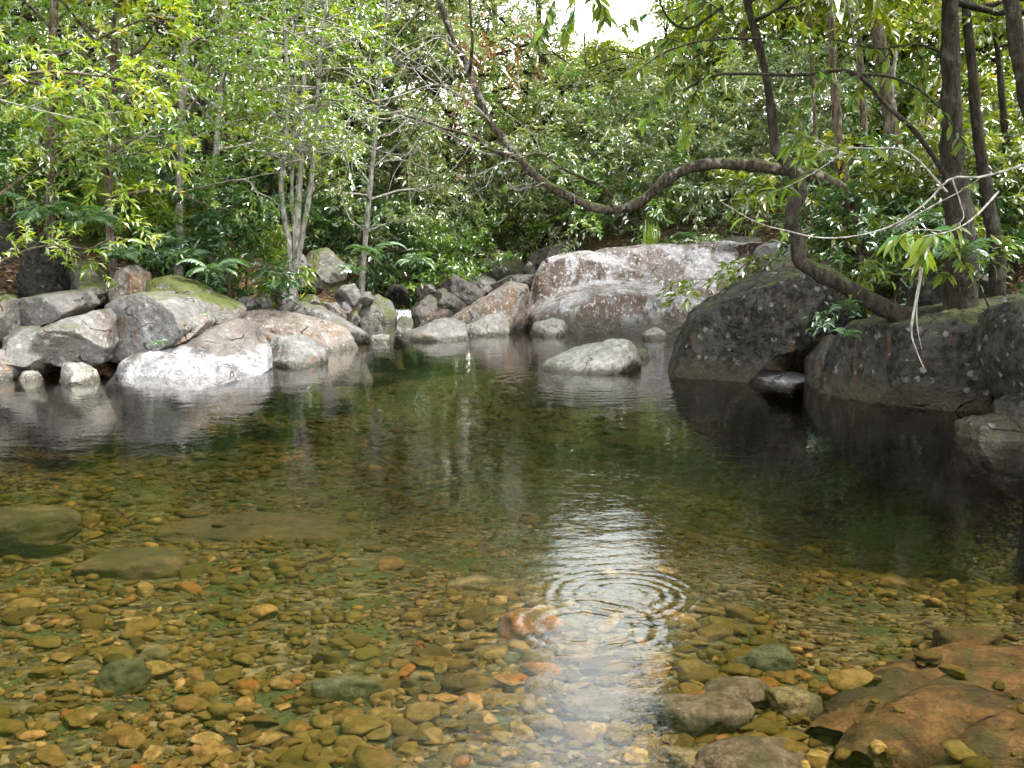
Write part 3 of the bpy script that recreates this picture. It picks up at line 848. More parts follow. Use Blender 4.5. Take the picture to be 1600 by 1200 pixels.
PM = [make_mesh('pebble', v, f3_, PEB_O) for v in PEBV]
N = 28000
pr = np.random.default_rng(5)
py_ = 2.9 + 11.5 * pr.random(N) ** 1.6
px_ = -py_ * 0.62 - 0.2 + pr.random(N) * (py_ * 1.24 + 0.4)
keep = (px_ > edge_left(py_) + 0.2) & (px_ < edge_right(py_) - 0.2)
px_, py_ = px_[keep], py_[keep]
size = np.clip((1 + 0.06 * np.clip(py_ - 5, 0, 9)) * (0.019 + 0.010 * fbm(np.stack([px_, py_, 0 * px_], -1) * 1.1, 2)) * np.exp(pr.normal(0, 0.62, len(px_))), 0.010, 0.10)
pz_ = ground(px_, py_)
cell = {}
for vv in LEDGE:
    for x, y, z in vv:
        kk = (int(math.floor(x / 0.05)), int(math.floor(y / 0.05)))
        cell[kk] = max(cell.get(kk, -9), z)
drop = np.zeros(len(px_), bool)
for q in range(len(px_)):
    z = cell.get((int(math.floor(px_[q] / 0.05)), int(math.floor(py_[q] / 0.05))))
    if z is not None and z > pz_[q]:
        pz_[q] = z
        drop[q] = pr.random() < 0.97
px_, py_, pz_, size = px_[~drop], py_[~drop], pz_[~drop], size[~drop] * 1.0
asp = pr.uniform(0.55, 0.95, len(px_)); flat = pr.uniform(0.22, 0.45, len(px_))
rotz = pr.random(len(px_)) * 6.283
rotz = np.where(pr.random(len(px_)) < 0.6, pr.normal(0, 0.4, len(px_)), rotz)
tnt = pr.random(len(px_)); var = pr.integers(0, 14, len(px_))
tilt = pr.normal(0, 0.16, (len(px_), 2))
infr = abs(px_ / (py_ + 0.3)) < 0.5
inview = infr & (py_ > 3.75)
order = np.argsort(-np.where(inview, size / py_, 0))
single = set(order[:300].tolist())
pile = Pile()
for q in range(len(px_)):
    sc = np.array([size[q], size[q] * asp[q], size[q] * flat[q]])
    loc = (px_[q], py_[q], pz_[q] + sc[2] * 0.55)
    if q in single:
        o = link('pebble', PM[var[q]], terrain, loc)
        o.scale = sc.tolist()
        o.rotation_euler = (float(tilt[q, 0]), float(tilt[q, 1]), float(rotz[q]))
    else:
        near = py_[q] < 5.2 and size[q] > 0.021
        v = (PEB2 if near else PEB1)[var[q]] * sc
        ca, sa = math.cos(rotz[q]), math.sin(rotz[q])
        v = np.stack([v[:, 0] * ca - v[:, 1] * sa, v[:, 0] * sa + v[:, 1] * ca, v[:, 2] + tilt[q, 0] * v[:, 1] + tilt[q, 1] * v[:, 0]], -1)
        pile.add(v + np.array(loc), f2_ if near else f1_, np.full(len(v), tnt[q]))
tag(link('pebbles', pile.mesh('pebbles', PEB_A), terrain), kind='stuff')


# ------------------------------------------------------------------ leaves and trees
def leaf_two(pos, dr, nr, L, Wd, tint, fold=0.2, droop=0.15):
    side = unit(np.cross(dr, nr))
    nr = np.cross(side, dr)
    L = L[:, None]; Wd = Wd[:, None]
    v = np.stack([pos, pos + dr * L * 0.45 + side * Wd * 0.5 + nr * Wd * fold, pos + dr * L - nr * L * droop, pos + dr * L * 0.45 - side * Wd * 0.5 + nr * Wd * fold], 1).reshape(-1, 3)
    i = np.arange(len(pos))[:, None] * 4
    f = np.stack([i + [[0, 2, 1]], i + [[0, 3, 2]]], 1).reshape(-1, 3)
    return v, f, np.repeat(tint, 4)


def leaf_faces(pos, dr, nr, L, Wd, tint, fold=0.25, droop=0.15):
    """folded leaves: 6 vertices, 4 triangles each"""
    n = len(pos)
    side = unit(np.cross(dr, nr))
    nr = np.cross(side, dr)
    L = L[:, None]; Wd = Wd[:, None]
    b = pos
    m1 = pos + dr * L * 0.5
    tip = pos + dr * L - nr * L * droop
    l = pos + dr * L * 0.42 + side * Wd * 0.5 + nr * Wd * fold
    r = pos + dr * L * 0.42 - side * Wd * 0.5 + nr * Wd * fold
    v = np.stack([b, l, tip, r, m1], 1).reshape(-1, 3)
    i = np.arange(n)[:, None] * 5
    f = np.stack([i + [[0, 4, 1]], i + [[1, 4, 2]], i + [[0, 3, 4]], i + [[4, 3, 2]]], 1).reshape(-1, 3)
    return v, f, np.repeat(tint, 5)


def sprays(cent, axis, nleaf, twig, L, Wd, r, tone=0.5, droop=0.25, spread=0.9, flatz=0.55, simple=False):
    m = len(cent)
    t = (np.arange(nleaf) + 0.5) / nleaf
    t = np.tile(t, (m, 1)) + r.normal(0, 0.05, (m, nleaf))
    tl = twig * r.uniform(0.6, 1.3, (m, 1))
    pos = cent[:, None, :] + axis[:, None, :] * (t * tl)[:, :, None]
    pos[:, :, 2] -= (t ** 2) * tl * droop
    rd = r.normal(0, 1, (m, nleaf, 3)); rd[:, :, 2] *= flatz
    dr = unit(axis[:, None, :] * (0.35 + 0.5 * t[:, :, None]) + unit(rd) * spread)
    dr[:, :, 2] -= droop * 0.8
    dr = unit(dr)
    up = np.array([0, 0, 1.0]) + r.normal(0, 0.42, (m, nleaf, 3))
    base = np.clip(tone + r.normal(0, 0.16, (m, 1)), 0.02, 0.93)
    tint = np.clip(base + r.normal(0, 0.11, (m, nleaf)), 0, 0.95)
    tint = np.where(r.random((m, nleaf)) < 0.012, 1.0, tint)
    Ls = L * r.uniform(0.6, 1.25, (m, nleaf))
    Ws = Ls * Wd
    return (leaf_two if simple else leaf_faces)(pos.reshape(-1, 3), dr.reshape(-1, 3), up.reshape(-1, 3), Ls.ravel(), Ws.ravel(), tint.ravel())


SPEC = {  # material, leaf length, width ratio, leaves per spray, twig length, tone, droop
    'bright': (BRIGHT, 0.135, 0.27, 14, 0.26, 0.66, 0.25),
    'mid': (MIDG, 0.095, 0.36, 14, 0.30, 0.6, 0.2),
    'grey': (GREY, 0.10, 0.33, 14, 0.34, 0.62, 0.3),
    'olive': (OLIVE, 0.135, 0.34, 12, 0.32, 0.58, 0.45),
    'deep': (DEEP, 0.12, 0.36, 12, 0.34, 0.45, 0.2),
}


def sky_gap(p):
    """the opening in the canopy over the creek upstream"""
    a = p[:, 0] / np.maximum(p[:, 1], 1)
    e = (p[:, 2] - CAM_H) / np.maximum(p[:, 1], 1)
    if not ((a > 0.01) & (a < 0.18) & (e > 0.15)).any():
        return np.zeros(len(p), bool)
    w = 0.03 * fbm(p * 0.45, 3)
    lo = 0.035
    return (p[:, 1] > 7) & (a > lo + w) & (a < 0.155 + w) & (e > 0.172 + w + 0.25 * np.clip(abs(a - 0.085) - 0.03, 0, 1))


def tree(name, label, cat, base, H, cr, spec, seed, bark=BARK_MID, start=0.3, nb=16, nsub=4, per=3, rad=None, lean=(0, 0), group=None,
         lscale=1.0, path=None, trunk_part='trunk', wander=0.05, flat=1.0, tone=0.0, up=(0.1, 0.8)):
    r = np.random.default_rng(seed)
    base = np.array(base, float)
    rad = rad or H * 0.011 + 0.015
    if path is None:
        k = 8
        tt = np.linspace(0, 1, k)
        pth = base + np.stack([lean[0] * tt ** 1.3, lean[1] * tt ** 1.3, H * tt], -1)
        pth[1:, :2] += np.cumsum(r.normal(0, wander * H / k, (k - 1, 2)), 0)
        pth[0, 2] -= 0.15
        trunk = catmull(pth, 34)
    else:
        trunk = catmull(path, 50)
    cut = np.nonzero(sky_gap(trunk))[0]
    if path is None and len(cut) and cut[0] > 8:
        trunk = catmull(trunk[:cut[0]], 34)
    nT = len(trunk)
    trad = rad * (1 - 0.85 * np.linspace(0, 1, nT) ** 0.9)
    trad[:3] *= [1.45, 1.2, 1.07]
    root = thing(name, base, label, cat, group)
    trad = trad * (1 + 0.12 * vnoise(trunk * 2.3))
    v, f = tube(trunk, trad, 11, 0.22)
    link(trunk_part, make_mesh(trunk_part, v - base, f, bark), root)
    limbs = Pile()
    cent, axes = [], []
    for b in range(nb):
        u = start + (1 - start) * (b + r.random()) / nb
        i = min(nT - 2, int(u * (nT - 1)))
        p0 = trunk[i]
        az = b * 2.4 + r.normal(0, 0.4)
        e = r.uniform(*up)
        ln = cr * (0.55 + 0.6 * math.sin(math.pi * min(1, (u - start) / (1 - start) * 0.85 + 0.12))) * r.uniform(0.7, 1.15)
        dv = np.array([math.cos(az) * math.cos(e), math.sin(az) * math.cos(e), math.sin(e) * flat])
        bend = np.array([0, 0, r.uniform(-0.35, 0.1)]) * ln
        pts = np.array([p0, p0 + dv * ln * 0.35 + r.normal(0, 0.05 * ln, 3), p0 + dv * ln * 0.7 + bend * 0.4 + r.normal(0, 0.07 * ln, 3), p0 + dv * ln + bend])
        q = catmull(pts, 10)
        r0 = max(0.006, min(trad[i] * 0.6, 0.012 * ln + 0.006))
        v, f = tube(q[::2] if base[1] > 17 else q, np.linspace(r0, 0.004, 5 if base[1] > 17 else 10), 4)
        if sky_gap(q).sum() > 2:
            continue
        limbs.add(v, f)
        for s_ in range(nsub):
            j = r.integers(3, 10)
            d2 = unit(unit(q[min(j + 1, 9)] - q[j - 1]) + r.normal(0, 0.75, 3) * np.array([1, 1, 0.6]))
            l2 = ln * r.uniform(0.18, 0.45)
            q2 = catmull(np.array([q[j], q[j] + d2 * l2 * 0.5 + r.normal(0, .04, 3), q[j] + d2 * l2 + np.array([0, 0, -0.12 * l2])]), 5)
            v, f = tube(q2[::2], np.linspace(max(0.004, r0 * 0.4), 0.003, 3), 3)
            if not sky_gap(q2).any(): limbs.add(v, f)
            for w in range(per):
                tpos = r.uniform(0.35, 1)
                c_ = q2[min(4, int(tpos * 4.99))] + r.normal(0, 0.10, 3) * cr * 0.5
                cent.append(c_); axes.append(unit(d2 + r.normal(0, 0.7, 3) * np.array([1, 1, 0.5])))
        cent.append(q[-1]); axes.append(unit(q[-1] - q[-2]))
    link('limbs', limbs.mesh('limbs', bark, base), root)
    cent, axes = np.array(cent), np.array(axes)
    ok = ~sky_gap(cent)
    ok &= np.linalg.norm(cent - np.array([0, 0, CAM_H]), axis=1) > 6.2
    cent, axes = cent[ok], axes[ok]
    mat, L, wd, nl, tw, tn, dp = SPEC[spec]
    if len(cent):
        v, f, t = sprays(cent, axes, nl, tw * lscale, L * lscale, wd, r, tn + tone, dp, simple=trunk[0][1] > 11.8)
        link('crown', make_mesh('crown', v - base, f, mat, False, t), root)
    return root


def copy_tree(src, loc, sc, rot, label, group):
    r = src.copy(); col.objects.link(r)
    r.location = [float(c) for c in loc]; r.scale = (sc, sc, sc); r.rotation_euler = (0, 0, rot)
    r['label'] = label; r['group'] = group
    for ch in src.children:
        c = ch.copy(); col.objects.link(c); c.parent = r
    return r


def on_ground(x, d):
    q = P(x, 400, d)
    return np.array([q[0], d, gz(q[0], d)])


ORD = ['first', 'second', 'third', 'fourth', 'fifth', 'sixth', 'seventh', 'eighth', 'ninth', 'tenth', 'eleventh', 'twelfth', 'thirteenth', 'fourteenth', 'fifteenth', 'sixteenth', 'seventeenth', 'eighteenth', 'nineteenth', 'twentieth']
LOOK = {'mid': 'glossy green', 'deep': 'dark green', 'bright': 'yellow-green', 'grey': 'grey-green', 'olive': 'olive'}


# --- far forest wall (tall trees upstream and up both slopes)
far = np.random.default_rng(21)
FAR = []
for (x0, x1, d0, d1, n, hh, sp) in [(-300, 520, 20, 29, 15, (9, 14), ['mid', 'grey', 'bright']), (480, 860, 24, 33, 9, (9, 14), ['grey', 'grey', 'grey', 'mid']),
                                    (860, 1130, 26, 38, 9, (4.5, 9), ['bright', 'bright', 'grey']), (1130, 1950, 18, 29, 15, (10, 14), ['olive', 'mid', 'bright'])]:
    for q in range(n):
        x = x0 + (x1 - x0) * (q + far.random()) / n
        FAR.append((x, max(far.uniform(d0, d1), 25 if 1130 < x < 1480 else 0), far.uniform(*hh), sp[far.integers(0, len(sp))]))
ZN, PROTO = {}, {}
for q, (x, d, h, sp) in enumerate(FAR):
    zone, lab = (('forest on the far left slope', 'tall tree from the left in the forest behind the left bank') if x < 520 else
                 ('forest upstream in the centre', 'tree from the left in the forest upstream of the tumbled rocks') if x < 860 else
                 ('sunlit trees beyond the huge boulder', 'tree from the left beyond the huge boulder below the sky gap') if x < 1130 else
                 ('forest behind the right trunks', 'tree from the left in the forest behind the right bank trunks'))
    ZN[zone] = ZN.get(zone, -1) + 1
    lab = ORD[ZN[zone]] + ' ' + LOOK[sp] + ' ' + lab
    near_gap = 560 < x < 1260
    key = (sp, ZN[zone] % 2)
    if not near_gap and key in PROTO:
        src, h0 = PROTO[key]
        copy_tree(src, on_ground(x, d), h / h0, far.random() * 6.28, lab, zone)
        continue
    o = tree('forest_tree', lab, 'tree', on_ground(x, d), h, h * 0.3, sp, 600 + q, BARK_DARK if q % 3 else BARK_MID, 0.03, 42, 5, 4 if near_gap else 7, group=zone,
             lscale=1.45, lean=(far.normal(0, .5), far.normal(-.3, .4)), tone=0.28 if 860 < x < 1130 else 0.14)  # trees below the sky gap: sunlight put into a lighter leaf tone
    if not near_gap: PROTO[key] = (o, h)

# --- left bank trees
LEFT = [
    (-70, 11.3, 11.0, 2.6, 'bright', 'leafy yellow-green tree filling the top left corner', 0.10, 30, BARK_MID),
    (75, 12.6, 10.5, 2.4, 'bright', 'bright lance-leaved tree above the tall pointed boulder', 0.15, 26, BARK_MID),
    (175, 13.6, 9.0, 2.3, 'mid', 'dark glossy tree above the upright brown-grey rock', 0.12, 26, BARK_MID),
    (275, 14.2, 10.5, 2.4, 'mid', 'glossy green tree rising above the mossy ridge', 0.12, 28, BARK_PALE),
    (335, 16.8, 10.5, 2.2, 'mid', 'dense small-leaved tree left of the slender pale stems', 0.12, 28, BARK_PALE),
    (560, 19.5, 9.5, 2.4, 'grey', 'grey-green tree right of the slender pale stems', 0.15, 28, BARK_PALE),
    (600, 22.5, 7.0, 2.0, 'mid', 'bushy green tree above the little waterfall', 0.1, 28, BARK_MID),
    (715, 26.5, 7.5, 2.2, 'grey', 'pale leafy tree drooping over the bright moss patch', 0.1, 28, BARK_MID),
]
for q, (x, d, h, cr, sp, lb, st, nb, bk) in enumerate(LEFT):
    tree('bank_tree', lb, 'tree', on_ground(x, d), h, cr, sp, 700 + q, bk, st, nb + 10, 4, 6, lscale=0.92, tone=0.12, rad=0.06, lean=(1.2, -0.6), flat=0.9, up=(0.15, 0.9), group='trees on the left bank')

# slender stems on the left bank: one clump, four stems
stem_paths = [[(458, 425), (462, 380), (466, 320), (470, 250), (472, 170), (478, 60), (480, -60)],
              [(456, 424), (452, 380), (440, 310), (444, 240), (450, 170), (446, 60), (440, -50)],
              [(461, 425), (472, 370), (484, 300), (492, 220), (498, 120), (510, 0)],
              [(459, 424), (460, 370), (456, 300), (460, 220), (462, 150), (458, 40)]]
cl_base = P(459, 425, 14.3)
clump = thing('slender_tree', cl_base, 'clump of slender pale-barked stems above the egg-shaped boulder', 'tree')
cents, axs = [], []
rs = np.random.default_rng(31)
for sp_, rr in zip(stem_paths, (0.055, 0.05, 0.045, 0.03)):
    pth = catmull([P(x, y, 14.3 + 0.12 * i * (1 if rr > .047 else -1)) for i, (x, y) in enumerate(sp_)], 40)
    v, f = tube(pth, np.linspace(rr, rr * 0.45, 40), 8, 0.1)
    link('stem', make_mesh('stem', v - cl_base, f, BARK_PALE), clump)
    for q in range(34):
        i = rs.integers(20, 40)
        a = rs.random() * 6.283
        dv = unit(np.array([math.cos(a), math.sin(a), rs.uniform(-0.1, 0.6)]))
        ln = rs.uniform(0.4, 1.3)
        qq = catmull(np.array([pth[i], pth[i] + dv * ln * .5 + rs.normal(0, .06, 3), pth[i] + dv * ln - [0, 0, .1]]), 7)
        v, f = tube(qq, np.linspace(0.012, 0.004, 7), 4)
        link('branch', make_mesh('branch', v - cl_base, f, BARK_PALE), clump)
        for w in range(3):
            cents.append(qq[-1 - w] + rs.normal(0, .1, 3)); axs.append(unit(dv + rs.normal(0, .6, 3)))
mat, L, wd, nl, tw, tn, dp = SPEC['bright']
v, f, t = sprays(np.array(cents), np.array(axs), 13, 0.28, 0.10, 0.33, rs, 0.55, 0.15)
link('crown', make_mesh('crown', v - cl_base, f, BRIGHT, False, t), clump)

# --- right bank trees
def px_path(pts, d0, d1=None):
    d1 = d0 if d1 is None else d1
    return np.array([P(x, y, d0 + (d1 - d0) * i / (len(pts) - 1)) for i, (x, y) in enumerate(pts)])


RIGHT = [
    ([(1510, 450), (1500, 380), (1490, 280), (1486, 140), (1484, 0), (1482, -200), (1478, -560)], 9.2, 0.145, BARK_DARK, 'thick dark trunk of a tall tree standing on the right bank', 'olive', 0.45, 2.6),
    ([(1570, 460), (1558, 420), (1545, 330), (1530, 220), (1518, 100), (1508, 0), (1490, -200), (1470, -520)], 9.5, 0.085, BARK_DARK, 'thinner dark trunk touching the thick one on the right bank', 'olive', 0.5, 2.0),
    ([(1660, 470), (1645, 330), (1625, 220), (1600, 120), (1578, 0), (1550, -160), (1520, -420)], 8.0, 0.12, BARK_DARK, 'dark leaning trunk crossing the top right corner', 'olive', 0.5, 2.4),
    ([(1440, 420), (1424, 340), (1402, 260), (1386, 150), (1368, 20), (1356, -120), (1340, -380)], 13.5, 0.145, BARK_MID, 'pale brown trunk between the bent dark trunk and the thick trunk', 'bright', 0.5, 2.4),
    ([(1336, 400), (1326, 340), (1312, 240), (1304, 130), (1298, 0), (1296, -120), (1290, -300)], 13.0, 0.085, BARK_MID, 'straight brown trunk just right of the bent dark trunk', 'bright', 0.45, 1.9),
    ([(1362, 390), (1356, 300), (1350, 200), (1345, 100), (1340, 0), (1335, -200)], 15.0, 0.075, BARK_MID, 'slim straight trunk behind the pale brown trunk', 'olive', 0.5, 0.9),
    ([(1395, 395), (1392, 300), (1388, 200), (1398, 100), (1408, 0), (1415, -200)], 16.5, 0.06, BARK_PALE, 'slim grey trunk crossing behind the pale brown trunk', 'bright', 0.5, 0.9),
    ([(1602, 430), (1582, 320), (1570, 200), (1560, 90), (1548, 0), (1530, -220)], 12.0, 0.06, BARK_DARK, 'thin dark pole of a tree behind the leaning corner trunk', 'olive', 0.4, 1.7),
    ([(1290, 395), (1285, 320), (1275, 220), (1270, 120), (1262, 0), (1258, -150)], 15.5, 0.045, BARK_MID, 'very thin brown trunk behind the bent dark trunk', 'olive', 0.5, 0.8),
]
for q, (pp, d, rr, bk, lb, sp, st, cr) in enumerate(RIGHT):
    pth = px_path(pp, d)
    pth[0, 2] = min(pth[0, 2], gz(pth[0, 0], pth[0, 1]) - 0.1)
    top = pth[-1] + np.array([-0.6, -0.4, 3.0])
    pth = np.vstack([pth, top])
    tree('bank_tree', lb, 'tree', pth[0], 9.0, cr * 1.15, sp, 800 + q, bk, st + 0.12, 20, 4, 4, rad=rr, path=pth, group='trees on the right bank', up=(0.05, 0.7))

# the bent dark trunk rooted on the boulder
B = px_path([(1424, 500), (1370, 475), (1310, 441), (1266, 418), (1250, 404), (1245, 370), (1237, 345), (1240, 322), (1252, 304), (1247, 280),
             (1228, 255), (1212, 235), (1207, 190), (1195, 110), (1180, 50), (1164, -10), (1150, -90), (1140, -200), (1150, -420), (1180, -700), (1220, -1000)], 9.3, 10.2)
bent = tree('bent_tree', 'bent dark trunk growing from the right bank boulders and rising across the picture', 'tree', B[0], 5.0, 2.1, 'olive', 850, BARK_DARK,
            0.73, 26, 5, 5, rad=0.085, path=B, up=(0.1, 0.7), lscale=1.1)

# the arching limb over the pool
A = px_path([(1356, 420), (1350, 390), (1340, 345), (1318, 302), (1290, 281), (1230, 266), (1160, 257), (1100, 258), (1055, 272), (1020, 300), (990, 321), (950, 328),
             (905, 315), (850, 285), (820, 258), (795, 228), (765, 190), (740, 130), (722, 85), (700, 40), (680, -30), (660, -120)], 11.6, 12.4)
a_base = A[0]
arch = thing('arching_tree', a_base, 'leaning tree whose long mossy limb dips and arches over the pool', 'tree')
pa = catmull(A, 110)
v, f = tube(pa, np.linspace(0.085, 0.03, 110) * (1 + 0.10 * np.sin(np.arange(110) * 0.9)), 10, 0.15)
v = v + 0.010 * np.stack([fbm(v * 11, 3), fbm(v * 11 + 5, 3), fbm(v * 11 + 9, 3)], -1)
link('trunk', make_mesh('trunk', v - a_base, f, BARK_MOSS), arch)
SIDE = [([(955, 326), (945, 302), (915, 277), (880, 258), (845, 245), (808, 244)], 0.022),
        ([(808, 246), (770, 236), (745, 222), (690, 196), (640, 176), (580, 160), (520, 118)], 0.026),
        ([(795, 240), (760, 240), (720, 222), (680, 190), (620, 168)], 0.018),
        ([(762, 186), (740, 165), (700, 140), (670, 130), (620, 150), (560, 160)], 0.018),
        ([(735, 108), (737, 60), (733, 0), (730, -60)], 0.024),
        ([(640, 176), (600, 190), (560, 175), (535, 200), (560, 225)], 0.012),
        ([(690, 196), (660, 215), (640, 240), (610, 250)], 0.010),
        ([(800, 245), (770, 262), (730, 275), (700, 262)], 0.010),
        ([(850, 285), (830, 290), (812, 286)], 0.010),
        ([(718, 80), (690, 60), (660, 70), (620, 100)], 0.012),
        ([(700, 140), (670, 110), (640, 110), (600, 90)], 0.010)]
ra = np.random.default_rng(77)
ac, aa = [], []
for pts, rr in SIDE:
    dd = 12.0
    q = catmull(np.array([P(x, y, dd + 0.12 * i * (1 if pts[0][1] % 2 else -1)) for i, (x, y) in enumerate(pts)]) + np.vstack([np.zeros(3)] + [ra.normal(0, .02, 3) for _ in pts[1:]]), 24)
    j = np.argmin(((pa - q[0]) ** 2).sum(1))
    if ((pa[j] - q[0]) ** 2).sum() < 0.25: q[0] = pa[j]
    v, f = tube(q, np.linspace(rr, rr * 0.3, 24), 6, 0.1)
    link('branch', make_mesh('branch', v - a_base, f, BARK_PALE if rr < 0.02 else BARK_MOSS), arch)
    for w in range(7):
        i = ra.integers(8, 23)
        dv = unit(unit(q[i] - q[i - 1]) + ra.normal(0, .8, 3))
        ln = ra.uniform(0.2, 0.7)
        q2 = catmull(np.array([q[i], q[i] + dv * ln * .5 + ra.normal(0, .06, 3), q[i] + dv * ln + ra.normal(0, .05, 3)]), 8)
        v, f = tube(q2, np.linspace(0.006, 0.003, 8), 4)
        link('twig', make_mesh('twig', v - a_base, f, BARK_PALE), arch)
        if ra.random() < 0.6:
            ac.append(q2[-1]); aa.append(dv)
v, f, t = sprays(np.array(ac), np.array(aa), 9, 0.2, 0.085, 0.34, ra, 0.5, 0.3)
link('crown', make_mesh('crown', v - a_base, f, GREY, False, t), arch)

# ------------------------------------------------------------------ shrubs of the undergrowth
sh = np.random.default_rng(91)
SHR = []
for (x0, x1, d0, d1, n, h0, h1, sps, lab, grp) in [
        (-60, 400, 13.8, 15.4, 14, 0.7, 1.4, ['mid', 'deep', 'bright'], 'shrub from the left in the undergrowth above the left bank rocks', 'undergrowth shrubs above the left bank rocks'),
        (420, 720, 20.5, 23.5, 12, 1.0, 1.9, ['mid', 'deep', 'grey'], 'shrub from the left crowding the bank behind the little waterfall', 'shrubs by the little waterfall'),
        (700, 900, 25, 28, 8, 1.2, 2.6, ['grey', 'mid', 'bright'], 'shrub from the left upstream of the tumbled rocks', 'shrubs upstream of the tumbled rocks'),
        (880, 1300, 19.8, 22.0, 14, 1.5, 2.8, ['grey', 'grey', 'mid'], 'shrub from the left in the thicket behind the huge boulder', 'shrubs behind the huge boulder'),
        (1250, 1700, 11.5, 14.5, 12, 0.8, 1.8, ['deep', 'olive', 'mid'], 'shrub from the left in the shade among the right bank trunks', 'shrubs among the right bank trunks'),
        (1400, 1640, 10.6, 11.6, 7, 0.5, 0.9, ['olive', 'deep'], 'low sapling from the left behind the right bank boulders', 'saplings on the right bank boulders')]:
    for q in range(n):
        x = x0 + (x1 - x0) * (q + sh.random()) / n
        d = sh.uniform(d0, d1); h = sh.uniform(h0, h1)
        sp = sps[sh.integers(0, len(sps))]
        tree('shrub', ORD[q] + ' ' + LOOK[sp] + ' ' + lab, 'shrub', on_ground(x, d), h, h * 0.55 + 0.2, sp, 900 + len(SHR), BARK_MID, 0.05, 14, 3, 4,
             rad=0.02, group=grp, trunk_part='stem', lscale=0.85 if d < 12 else 1.0 if d < 18 else 1.3, up=(0.0, 1.0))
        SHR.append(1)

# ------------------------------------------------------------------ ferns
def frond_mesh(L, seed, pairs=16, wide=0.3):
    r = np.random.default_rng(seed)
    t = np.linspace(0, 1, 20)
    rach = np.stack([L * t * (1 - 0.15 * t), 0 * t, L * (0.75 * t - 0.85 * t ** 2)], -1)
    pl = Pile()
    v, f = tube(rach, np.linspace(0.006, 0.002, 20), 4)
    tri = np.vstack([f[:, [0, 1, 2]], f[:, [0, 2, 3]]])
    pl.add(v, tri, np.full(len(v), 0.2))
    u = np.linspace(0.14, 0.98, pairs)
    for sgn in (-1, 1):
        pos = np.stack([np.interp(u, t, rach[:, k]) for k in range(3)], -1)
        dr = unit(np.stack([0.55 + 0 * u, sgn * 1.0 + 0 * u, -0.25 + r.normal(0, .08, pairs)], -1))
        ln = L * wide * np.sin(math.pi * (0.12 + 0.86 * u)) ** 0.7 + 0.02
        nr = np.tile([[-0.2, 0, 1.0]], (pairs, 1)) + r.normal(0, .1, (pairs, 3))
        vv, ff, tt = leaf_faces(pos, dr, nr, ln, ln * 0.2 + 0.012, np.clip(0.55 + r.normal(0, .15, pairs), 0, 1), 0.15, 0.2)
        pl.add(vv, ff, tt)
    return pl.mesh('frond', FERN, smooth=False)


FR = [frond_mesh(0.8, 1, 18, 0.22), frond_mesh(0.62, 2, 16, 0.26), frond_mesh(0.7, 3, 12, 0.34)]
fr = np.random.default_rng(44)


def fern(x, y, d, sc, label, nf=9, group=None):
    b = P(x, y, d)
    root = thing('fern', b, label, 'fern', group)
    a0 = fr.random() * 6
    for q in range(nf):
        o = link('frond', FR[fr.integers(0, 3)], root)
        s = sc * fr.uniform(0.6, 0.95)
        o.scale = (s, s, s)
        o.rotation_euler = (float(fr.normal(0, .15)), float(fr.uniform(-0.5, 0.25)), float(a0 + q * 6.283 / nf + fr.normal(0, .2)))
    return root


fern(425, 425, 14.6, 0.85, 'large arching fern below the slender pale stems')
fern(60, 335, 12.0, 0.9, 'pale drooping fern above the tall boulder at the left edge')
fern(130, 350, 12.3, 0.9, 'pale fern hanging over the tall pointed boulder')
fern(190, 400, 12.8, 0.8, 'fern tuft above the upright brown-grey rock')
fern(330, 425, 13.0, 0.85, 'fern with pale drooping fronds over the mossy ridge')
fern(285, 405, 13.6, 0.8, 'fern in the shade behind the mossy ridge')
fern(580, 395, 17.0, 0.95, 'wide green fern right of the egg-shaped boulder')
fern(552, 425, 16.6, 0.6, 'small fern hanging beside the egg-shaped boulder')
fern(650, 410, 18.5, 1.0, 'broad fern on the dark bank above the little waterfall')
fern(245, 536, 11.0, 0.22, 'tiny bright green fern in a crack of the big pale boulder')
fern(305, 497, 11.6, 0.3, 'tuft of green fern on top of the white-footed rock')
fern(1320, 480, 9.4, 0.35, 'small fern on the face of the dark lichen-spotted boulder')
fern(1322, 525, 9.2, 0.3, 'tiny fern between the two big right bank boulders')
fern(1090, 375, 19.4, 0.9, 'fern clump in the shade behind the huge boulder')
fern(1500, 400, 8.8, 0.7, 'fern spreading below the thick dark trunk')
fern(1450, 350, 9.6, 0.6, 'fern with silvery fronds left of the thick dark trunk')

# grassy tuft on the huge boulder
tuft_b = P(1018, 384, 18.2)
tf = np.random.default_rng(3)
pl = Pile()
n = 40
a = tf.random(n) * 6.283
dr = unit(np.stack([np.cos(a) * 0.3, np.sin(a) * 0.3, np.ones(n)], -1))
v, f, t = leaf_faces(np.stack([tf.normal(0, .05, n), tf.normal(0, .05, n), np.zeros(n)], -1), dr, np.stack([np.cos(a), np.sin(a), 0 * a + .1], -1), tf.uniform(0.25, 0.45, n), np.full(n, 0.025), tf.uniform(.5, .9, n), 0.1, 0.3)
tag(link('grass_tuft', make_mesh('grass_tuft', v, f, BRIGHT, False, t), None, tuft_b), 'yellow-green grass tuft growing behind the top of the huge boulder', 'grass tuft')


# ------------------------------------------------------------------ near leafy branches, leaf by leaf
def big_leaf(L, Wd, mat, tint, curl):
    k = 7
    t = np.linspace(0, 1, k)
    w = Wd * 0.5 * np.sin(math.pi * t ** 0.85) ** 0.85
    z = -curl * L * t ** 2
    v, f = [], []
    for i in range(k):
        for s in (-1, -0.5, 0, 0.5, 1):
            v.append((L * t[i], s * w[i], z[i] + abs(s) * w[i] * 0.35))
    for i in range(k - 1):
        for j in range(4):
            f.append((i * 5 + j, (i + 1) * 5 + j, (i + 1) * 5 + j + 1, i * 5 + j + 1))
    return make_mesh('leaf', np.array(v), np.array(f), mat, True, np.full(k * 5, tint))


